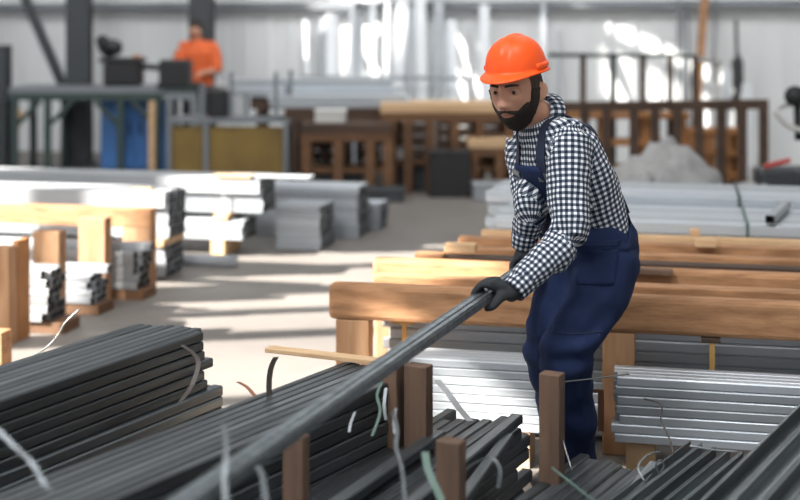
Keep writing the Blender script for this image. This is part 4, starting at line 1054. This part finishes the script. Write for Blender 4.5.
# waistband, high at the back
cloth_grid('waistband', pants, lambda u, v: torso_ray(.03+.07*v+.27*v*max(0,-math.cos(2*math.pi*u)), 2*math.pi*u), 72, 8, (tb_t,tb), (lambda v: -.004+.011*min(1,v*2.2)), .004, tro, .006)
cloth_grid('bib', pants, lambda u, v: torso_ray(.08+.52*v, -.14+(u-.5)*(1.1-.2*v)), 22, 16, (tb_t,), .012, .004, tro, .004)
cloth_grid('back_panel', pants, lambda u, v: torso_ray(.30+.20*v, math.pi+(u-.5)*(1.6-1.0*v)), 22, 12, (tb_t,), .012, .004, tro, .003)
for sgn in (1, -1):
    pts = []; sd_ = []
    path = [(.52, -.12+.42*sgn), (.64, -.06+.44*sgn), (.76, .56*sgn), (.84, .75*sgn), (.90, 1.0*sgn), (.93,1.4*sgn), (.91,1.9*sgn), (.84,2.3*sgn), (.72,2.6*sgn), (.6,2.8*sgn), (.47,2.95*sgn)]
    P = []
    for (t, a) in path:
        p, ins = torso_ray(t, a)
        if .86 < t: ins = spine(.80); p = spine(.80) + (FB*math.cos(a)+LB*math.sin(a))*.10 + Vector((0,0,.10 if t < .92 else .13))
        q, d = outward(p, ins, (tb_t,), .012); P.append((q, d))
    cs = smooth([q for q, d in P], 6); ds = smooth([d for q, d in P], 6)
    # settle on the shirt
    C2 = []; side = []
    for i, (q, d) in enumerate(zip(cs, ds)):
        loc, nr, _, _ = sb.find_nearest(q); C2.append(loc + nr*.005); tan = (cs[min(i+1,len(cs)-1)]-cs[max(i-1,0)]).normalized(); side.append(tan.cross(nr).normalized())
    for _ in range(14):
        C2 = [C2[0]] + [(C2[i-1]+C2[i]*2+C2[i+1])/4 for i in range(1, len(C2)-1)] + [C2[-1]]
        side = [side[0]] + [(side[i-1]+side[i]*2+side[i+1]).normalized() for i in range(1, len(side)-1)] + [side[-1]]
    C3 = []
    for i, q in enumerate(C2):
        loc, nr, _, _ = sb.find_nearest(q); dist = (q-loc).dot(nr); C3.append(q + nr*max(0, .006-dist))
    C2 = C3
    b = MB(); b.ribbon(C2, .034, .004, side); b.build('shoulder_strap', strapm, tro)
    b = MB(); q = C2[1]; R3 = Matrix((side[1], (cs[2]-cs[0]).normalized(), side[1].cross((cs[2]-cs[0]).normalized()))).transposed(); b.box(q, (.042,.03,.008), R3); b.build('strap_buckle', M['strap'], tro, bevel=.002)
# hip pocket, knee seam, side button
def leg_ray(h, k, t, ang):
    c = h.lerp(k, t); dv = FB*math.cos(ang) + LB*math.sin(ang); return c+dv*.05, c
cloth_grid('pocket', pants, lambda u, v: leg_ray(pelv+Vector((0,0,.06)), hipL.lerp(knL,.45), .15+.5*v, .35+u*1.0), 10, 10, (tb,), .004, .004, tro)
cloth_grid('pocket_flap', pants, lambda u, v: leg_ray(pelv+Vector((0,0,.08)), hipL.lerp(knL,.45), .10+.09*v, .30+u*1.1), 10, 4, (tb,), .008, .004, tro)
cloth_grid('knee_seam', strapm, lambda u, v: leg_ray(hipL, knL, .70+.012*v, -1.0+u*2.6), 24, 1, (tb,), .001, .003, tro)
q, d = outward(*torso_ray(.40, .95), (tb,sb), .012); b = MB(); b.ball(q, .008, 12, 8); b.build('button', M['strap'], tro)
# boots
for (k, a, nm) in ((knL,anL,0),(knR,anR,1)):
    mb = MB(); f = FB; 
    limb(mb, [a+Vector((0,0,.08)), a-Vector((0,0,.0)), a-Vector((0,0,.05))+f*.01], [(.055,.052),(.052,.048),(.05,.044)], axis=f)
    limb(mb, [a-f*.05-Vector((0,0,.055)), a+f*.04-Vector((0,0,.05)), a+f*.12-Vector((0,0,.062)), a+f*.17-Vector((0,0,.068))], [(.044,.04),(.046,.046),(.034,.05),(.026,.04)], axis=(0,0,1))
    me = remesh(mb, .006, 5); 
    for v in me.vertices: v.co.z = max(v.co.z, .012)
    o = link_mesh(me, 'boot', bootm, man)
    b = MB(); b.loft([(a-f*(-.055)-Vector((0,0,a.z-.0)), f*.135, LB*.052), (a-f*(-.055)-Vector((0,0,a.z-.022)), f*.137, LB*.053)], 28); b.build('sole', M['black'], o)

# ---------- gloved hands gripping the bar
e_up = Vector((0,0,1)); e_side = bd.cross(e_up).normalized(); e_up = e_side.cross(bd)      # e_side: perpendicular, horizontal
if e_side.y > 0: e_side = -e_side       # towards the camera
def axis_pt(s): return B0 + bd*s
def grip(s0, wrist, phi_palm, rot, lab, R0=.036, sl=1, backoff=.055):
    """phi measured from e_side (camera side) to up; fingers go round by `rot` sign"""
    def ring(s, phi, r): return axis_pt(s) + (e_side*math.cos(phi)+e_up*math.sin(phi))*r
    mb = MB(); kn = []
    spread = [-.033,-.011,.011,.033]
    rr = [.0108,.0115,.0112,.0098]; ln = [1.,1.05,1.0,.88]
    for i in range(4):
        s = s0 + sl*spread[i]; a0 = phi_palm + rot*.55; L = ln[i]
        pts = [ring(s-.012*1, a0-rot*.25, R0+.012), ring(s, a0, R0+.010), ring(s+.004, a0+rot*.55*L, R0+.004), ring(s+.007, a0+rot*1.15*L, R0-.003), ring(s+.008, a0+rot*1.7*L, R0-.004), ring(s+.008, a0+rot*2.25*L, R0-.006)]
        r = rr[i]; limb(mb, pts, [(r*1.1,r*1.15),(r*1.15,r*1.1),(r,r),(r*1.04,r*1.04),(r*.92,r*.92),(r*.8,r*.8)], n=12, axis=bd, sub=3); kn.append(pts[1])
        limb(mb, [wrist*.75+pts[1]*.25, wrist*.45+pts[1]*.55, pts[1]], [(.017,.017),(.0165,.0165),(.0125,.0125)], n=14, axis=bd)
    palm = ring(s0, phi_palm-rot*.1, R0+.004)
    limb(mb, [wrist, (wrist+palm)/2, palm], [(.027,.030),(.020,.036),(.014,.034)], n=18, axis=(e_side*math.cos(phi_palm)+e_up*math.sin(phi_palm)))
    # thumb on the other side, from near the wrist
    tb0 = wrist*.6 + ring(s0-sl*.0+.02, phi_palm-rot*.5, R0)*.4
    limb(mb, [tb0, ring(s0+.030, phi_palm-rot*.75, R0+.012), ring(s0+.046, phi_palm-rot*1.25, R0+.004), ring(s0+.052, phi_palm-rot*1.75, R0-.004)], [(.019,.019),(.0155,.0155),(.0125,.0125),(.010,.010)], n=14, axis=bd)
    return mb
for (s0, w, e, ph, rot, sl) in (((at(489,296,4.07)-B0).length, wrL, elL, .72, 1, 1), (.045, wrR, elR, 1.45, 1, 1)):
    mb = grip(s0, w + (w-e).normalized()*.0, ph, rot, '', sl=sl)
    d = (w-e).normalized(); limb(mb, [w-d*.045, w-d*.01, w+d*.012], [(.033,.031),(.031,.029),(.027,.027)], n=20)
    me = remesh(mb, .0035, 3, .5); o = link_mesh(me, 'glove', glove, man)
    b = MB(); x = d.cross(Vector((0,0,1))).normalized(); y = d.cross(x); c = w-d*.012
    b.loft([(c-d*.02, x*.036, y*.034), (c-d*.004, x*.0335, y*.0315), (c+d*.012, x*.032, y*.030)], 24); b.build('glove_cuff', glove, o)
# the long bar: two channels side by side
root = thing('long_bar', barE1, 'long steel bar held in both gloves, running down to the lower left corner', 'bar')
for sgn, w, h in ((-1,.025,.031),(1,.025,.026)):
    b = MB(); off = e_side*sgn*.013; b.bar(barE0+off, barE1+off, w, h, smooth=False); b.build('steel_channel', M['steel_bar'], root, bevel=.003)
for sgn in (-1,1):
    b = MB(); b.bar(barE0+bd*.05+e_up*.014+e_side*sgn*.021, barE1-bd*.01+e_up*.014+e_side*sgn*.021, .004, .006); b.build('edge_lip', M['steel_mid'], root)

# ---------- the far worker in orange
D = 14.95+.55
def simple_worker():
    c = fx(198,D); mb = MB(); sc = 1.0
    P = lambda x, y, z: Vector((c+x, D+y, z))
    limb(mb, [P(0,0,.95), P(0,0,1.15), P(.0,-.02,1.36), P(-.01,-.03,1.47)], [(.15,.11),(.14,.10),(.17,.11),(.07,.07)], axis=(1,0,0))
    limb(mb, [P(-.01,-.03,1.44), P(-.02,-.06,1.55)], [(.052,.055),(.05,.05)], axis=(1,0,0))
    mb.ball(P(-.02,-.07,1.62), (.074,.09,.112), 24, 18)
    for s in (-1, 1):
        limb(mb, [P(s*.10,0,1.43), P(s*.17,-.01,1.42), P(s*.22,-.06,1.2), P(s*.20,-.12,1.14), P(s*.10,-.30,1.12), P(s*.07,-.36,1.11)], [(.05,.05),(.05,.05),(.042,.042),(.04,.04),(.03,.03),(.026,.022)])
        mb.ball(P(s*.06,-.40,1.10), (.03,.05,.025), 10, 8)
        for f in range(4): limb(mb, [P(s*.06+(f-1.5)*.014,-.43,1.10), P(s*.06+(f-1.5)*.015,-.47,1.095), P(s*.06+(f-1.5)*.015,-.49,1.075)], [(.008,.008),(.007,.007),(.006,.006)], n=8, sub=2)
        limb(mb, [P(s*.035,-.41,1.10), P(s*.015,-.44,1.095)], [(.010,.010),(.008,.008)], n=8, sub=2)
        limb(mb, [P(s*.085,0,.93), P(s*.09,-.01,.5), P(s*.09,.02,.1)], [(.09,.09),(.06,.06),(.04,.04)])
        limb(mb, [P(s*.09,.04,.05), P(s*.095,-.14,.035)], [(.04,.045),(.03,.045)])
    me = remesh(mb, .011, 3); o = link_mesh(me, 'person', skin); at2 = me.attributes.new('tint','FLOAT','POINT')
    tag(o, 'distant worker in an orange shirt bending over the machine by the wall', 'person')
    mb = MB(); limb(mb, [P(0,0,.86), P(0,0,1.12), P(0,-.02,1.36), P(-.01,-.02,1.49)], [(.19,.135),(.175,.13),(.195,.13),(.075,.075)], axis=(1,0,0), n=28)
    for s in (-1, 1): limb(mb, [P(s*.10,0,1.42), P(s*.18,-.01,1.41), P(s*.235,-.06,1.22), P(s*.225,-.09,1.15)], [(.07,.07),(.072,.072),(.064,.064),(.06,.06)])
    me = remesh(mb, .013, 5); wrinkle(me, .012, (10,10,8), 2); link_mesh(me, 'shirt', M['orange_shirt'], o)
    mb = MB()
    for s in (-1, 1): limb(mb, [P(s*.085,0,.92), P(s*.092,-.01,.5), P(s*.092,.02,.06)], [(.115,.12),(.088,.088),(.08,.08)])
    limb(mb, [P(0,0,.86), P(0,0,1.0)], [(.175,.13),(.17,.125)], axis=(1,0,0))
    me = remesh(mb, .013, 5); link_mesh(me, 'trousers', M['column'], o)
    b = MB(); b.ball(P(-.02,-.055,1.655), (.084,.098,.095), 20, 14); b.build('hair', hairm, o)
simple_worker()

# ------------------------------------------------------------------ leftover inner tubes as one mass
allv = []; allf = []; mats = []; fm = []
for (me, loc, rz) in FILL:
    R = Matrix.Rotation(rz, 3, 'Z'); o0 = len(allv); m = me.materials[0]
    if m not in mats: mats.append(m)
    k = mats.index(m)
    allv += [tuple(loc + R @ v.co) for v in me.vertices]
    for p in me.polygons: allf.append(tuple(o0+i for i in p.vertices)); fm.append(k if not p.material_index else -1)
me = bpy.data.meshes.new('steel_tubes'); me.from_pydata(allv, [], allf); me.update()
for m in mats: me.materials.append(m)
me.materials.append(M['tube_inside']); me.polygons.foreach_set('material_index', [q if q >= 0 else len(mats) for q in fm])
o = bpy.data.objects.new('steel_tubes', me); C.objects.link(o)
tag(o, 'steel tubes packed inside the bundles behind their visible outer rows', 'tubes', kind='stuff')

# ------------------------------------------------------------------ light, camera
w = bpy.data.worlds.new('World'); S.world = w; w.use_nodes = True
nt = w.node_tree; bg = nt.nodes['Background']; 
tc = nt.nodes.new('ShaderNodeTexCoord'); sx = nt.nodes.new('ShaderNodeSeparateXYZ'); nt.links.new(tc.outputs['Generated'], sx.inputs[0])
rp = nt.nodes.new('ShaderNodeValToRGB'); rp.color_ramp.elements[0].position = .0; rp.color_ramp.elements[0].color = (.42,.43,.45,1); rp.color_ramp.elements[1].position = .45; rp.color_ramp.elements[1].color = (.90,.95,1.,1)
nt.links.new(sx.outputs[2], rp.inputs[0]); nt.links.new(rp.outputs[0], bg.inputs[0]); bg.inputs[1].default_value = .82
sd = bpy.data.lights.new('sun', 'SUN'); sd.energy = 24; sd.angle = math.radians(.6); sd.color = (1,.94,.86)
so = bpy.data.objects.new('sun', sd); C.objects.link(so); dirv = Vector((SUNH.x*math.cos(EL), SUNH.y*math.cos(EL), -math.sin(EL))); so.rotation_euler = dirv.to_track_quat('-Z','Y').to_euler(); so.location = (-12,2,9)
def area(name, loc, size, e, rot=(0,0,0), col=(1,1,1)):
    l_ = bpy.data.lights.new(name, 'AREA'); l_.shape = 'RECTANGLE'; l_.size = size[0]; l_.size_y = size[1]; l_.energy = e; l_.color = col
    o = bpy.data.objects.new(name, l_); C.objects.link(o); o.location = loc; o.rotation_euler = rot; return o
area('fill_light', (-3.2,.6,7.4), (2.4,2.4), 470)  # fill added overhead at front left to brighten the worker
area('fill_light', (1.6,1.6,7.6), (1.6,1.6), 130)  # second added fill, over the foreground
for i, (x, y) in enumerate(((-3.8,11.5),(0,11),(3.5,10.5))): area('fill_light', (x,y,7.0), (1.8,1.2), 105, (math.radians(68),0,0))  # fills added and tilted to brighten the rear wall
for x in (-3, 3): area('fill_light', (x,8.5,7.6), (1.6,1.6), 25)  # weak added fills for the middle of the hall
cam = bpy.data.cameras.new('camera'); co2 = bpy.data.objects.new('camera', cam); C.objects.link(co2); S.camera = co2
co2.location = (0,0,CH); co2.rotation_euler = (math.pi/2,0,0); cam.sensor_width = 36; cam.lens = F/800*36; cam.shift_y = -(250-HY)/800
cam.dof.use_dof = True; cam.dof.focus_distance = 4.25; cam.dof.aperture_fstop = 1.6; cam.clip_start = .05
S.view_settings.view_transform = 'Standard'; S.view_settings.look = 'None'; S.view_settings.gamma = 1; S.view_settings.use_curve_mapping = False
S.view_settings.exposure = 0.56
print('individual tubes', NT[0], 'inner', len(FILL))
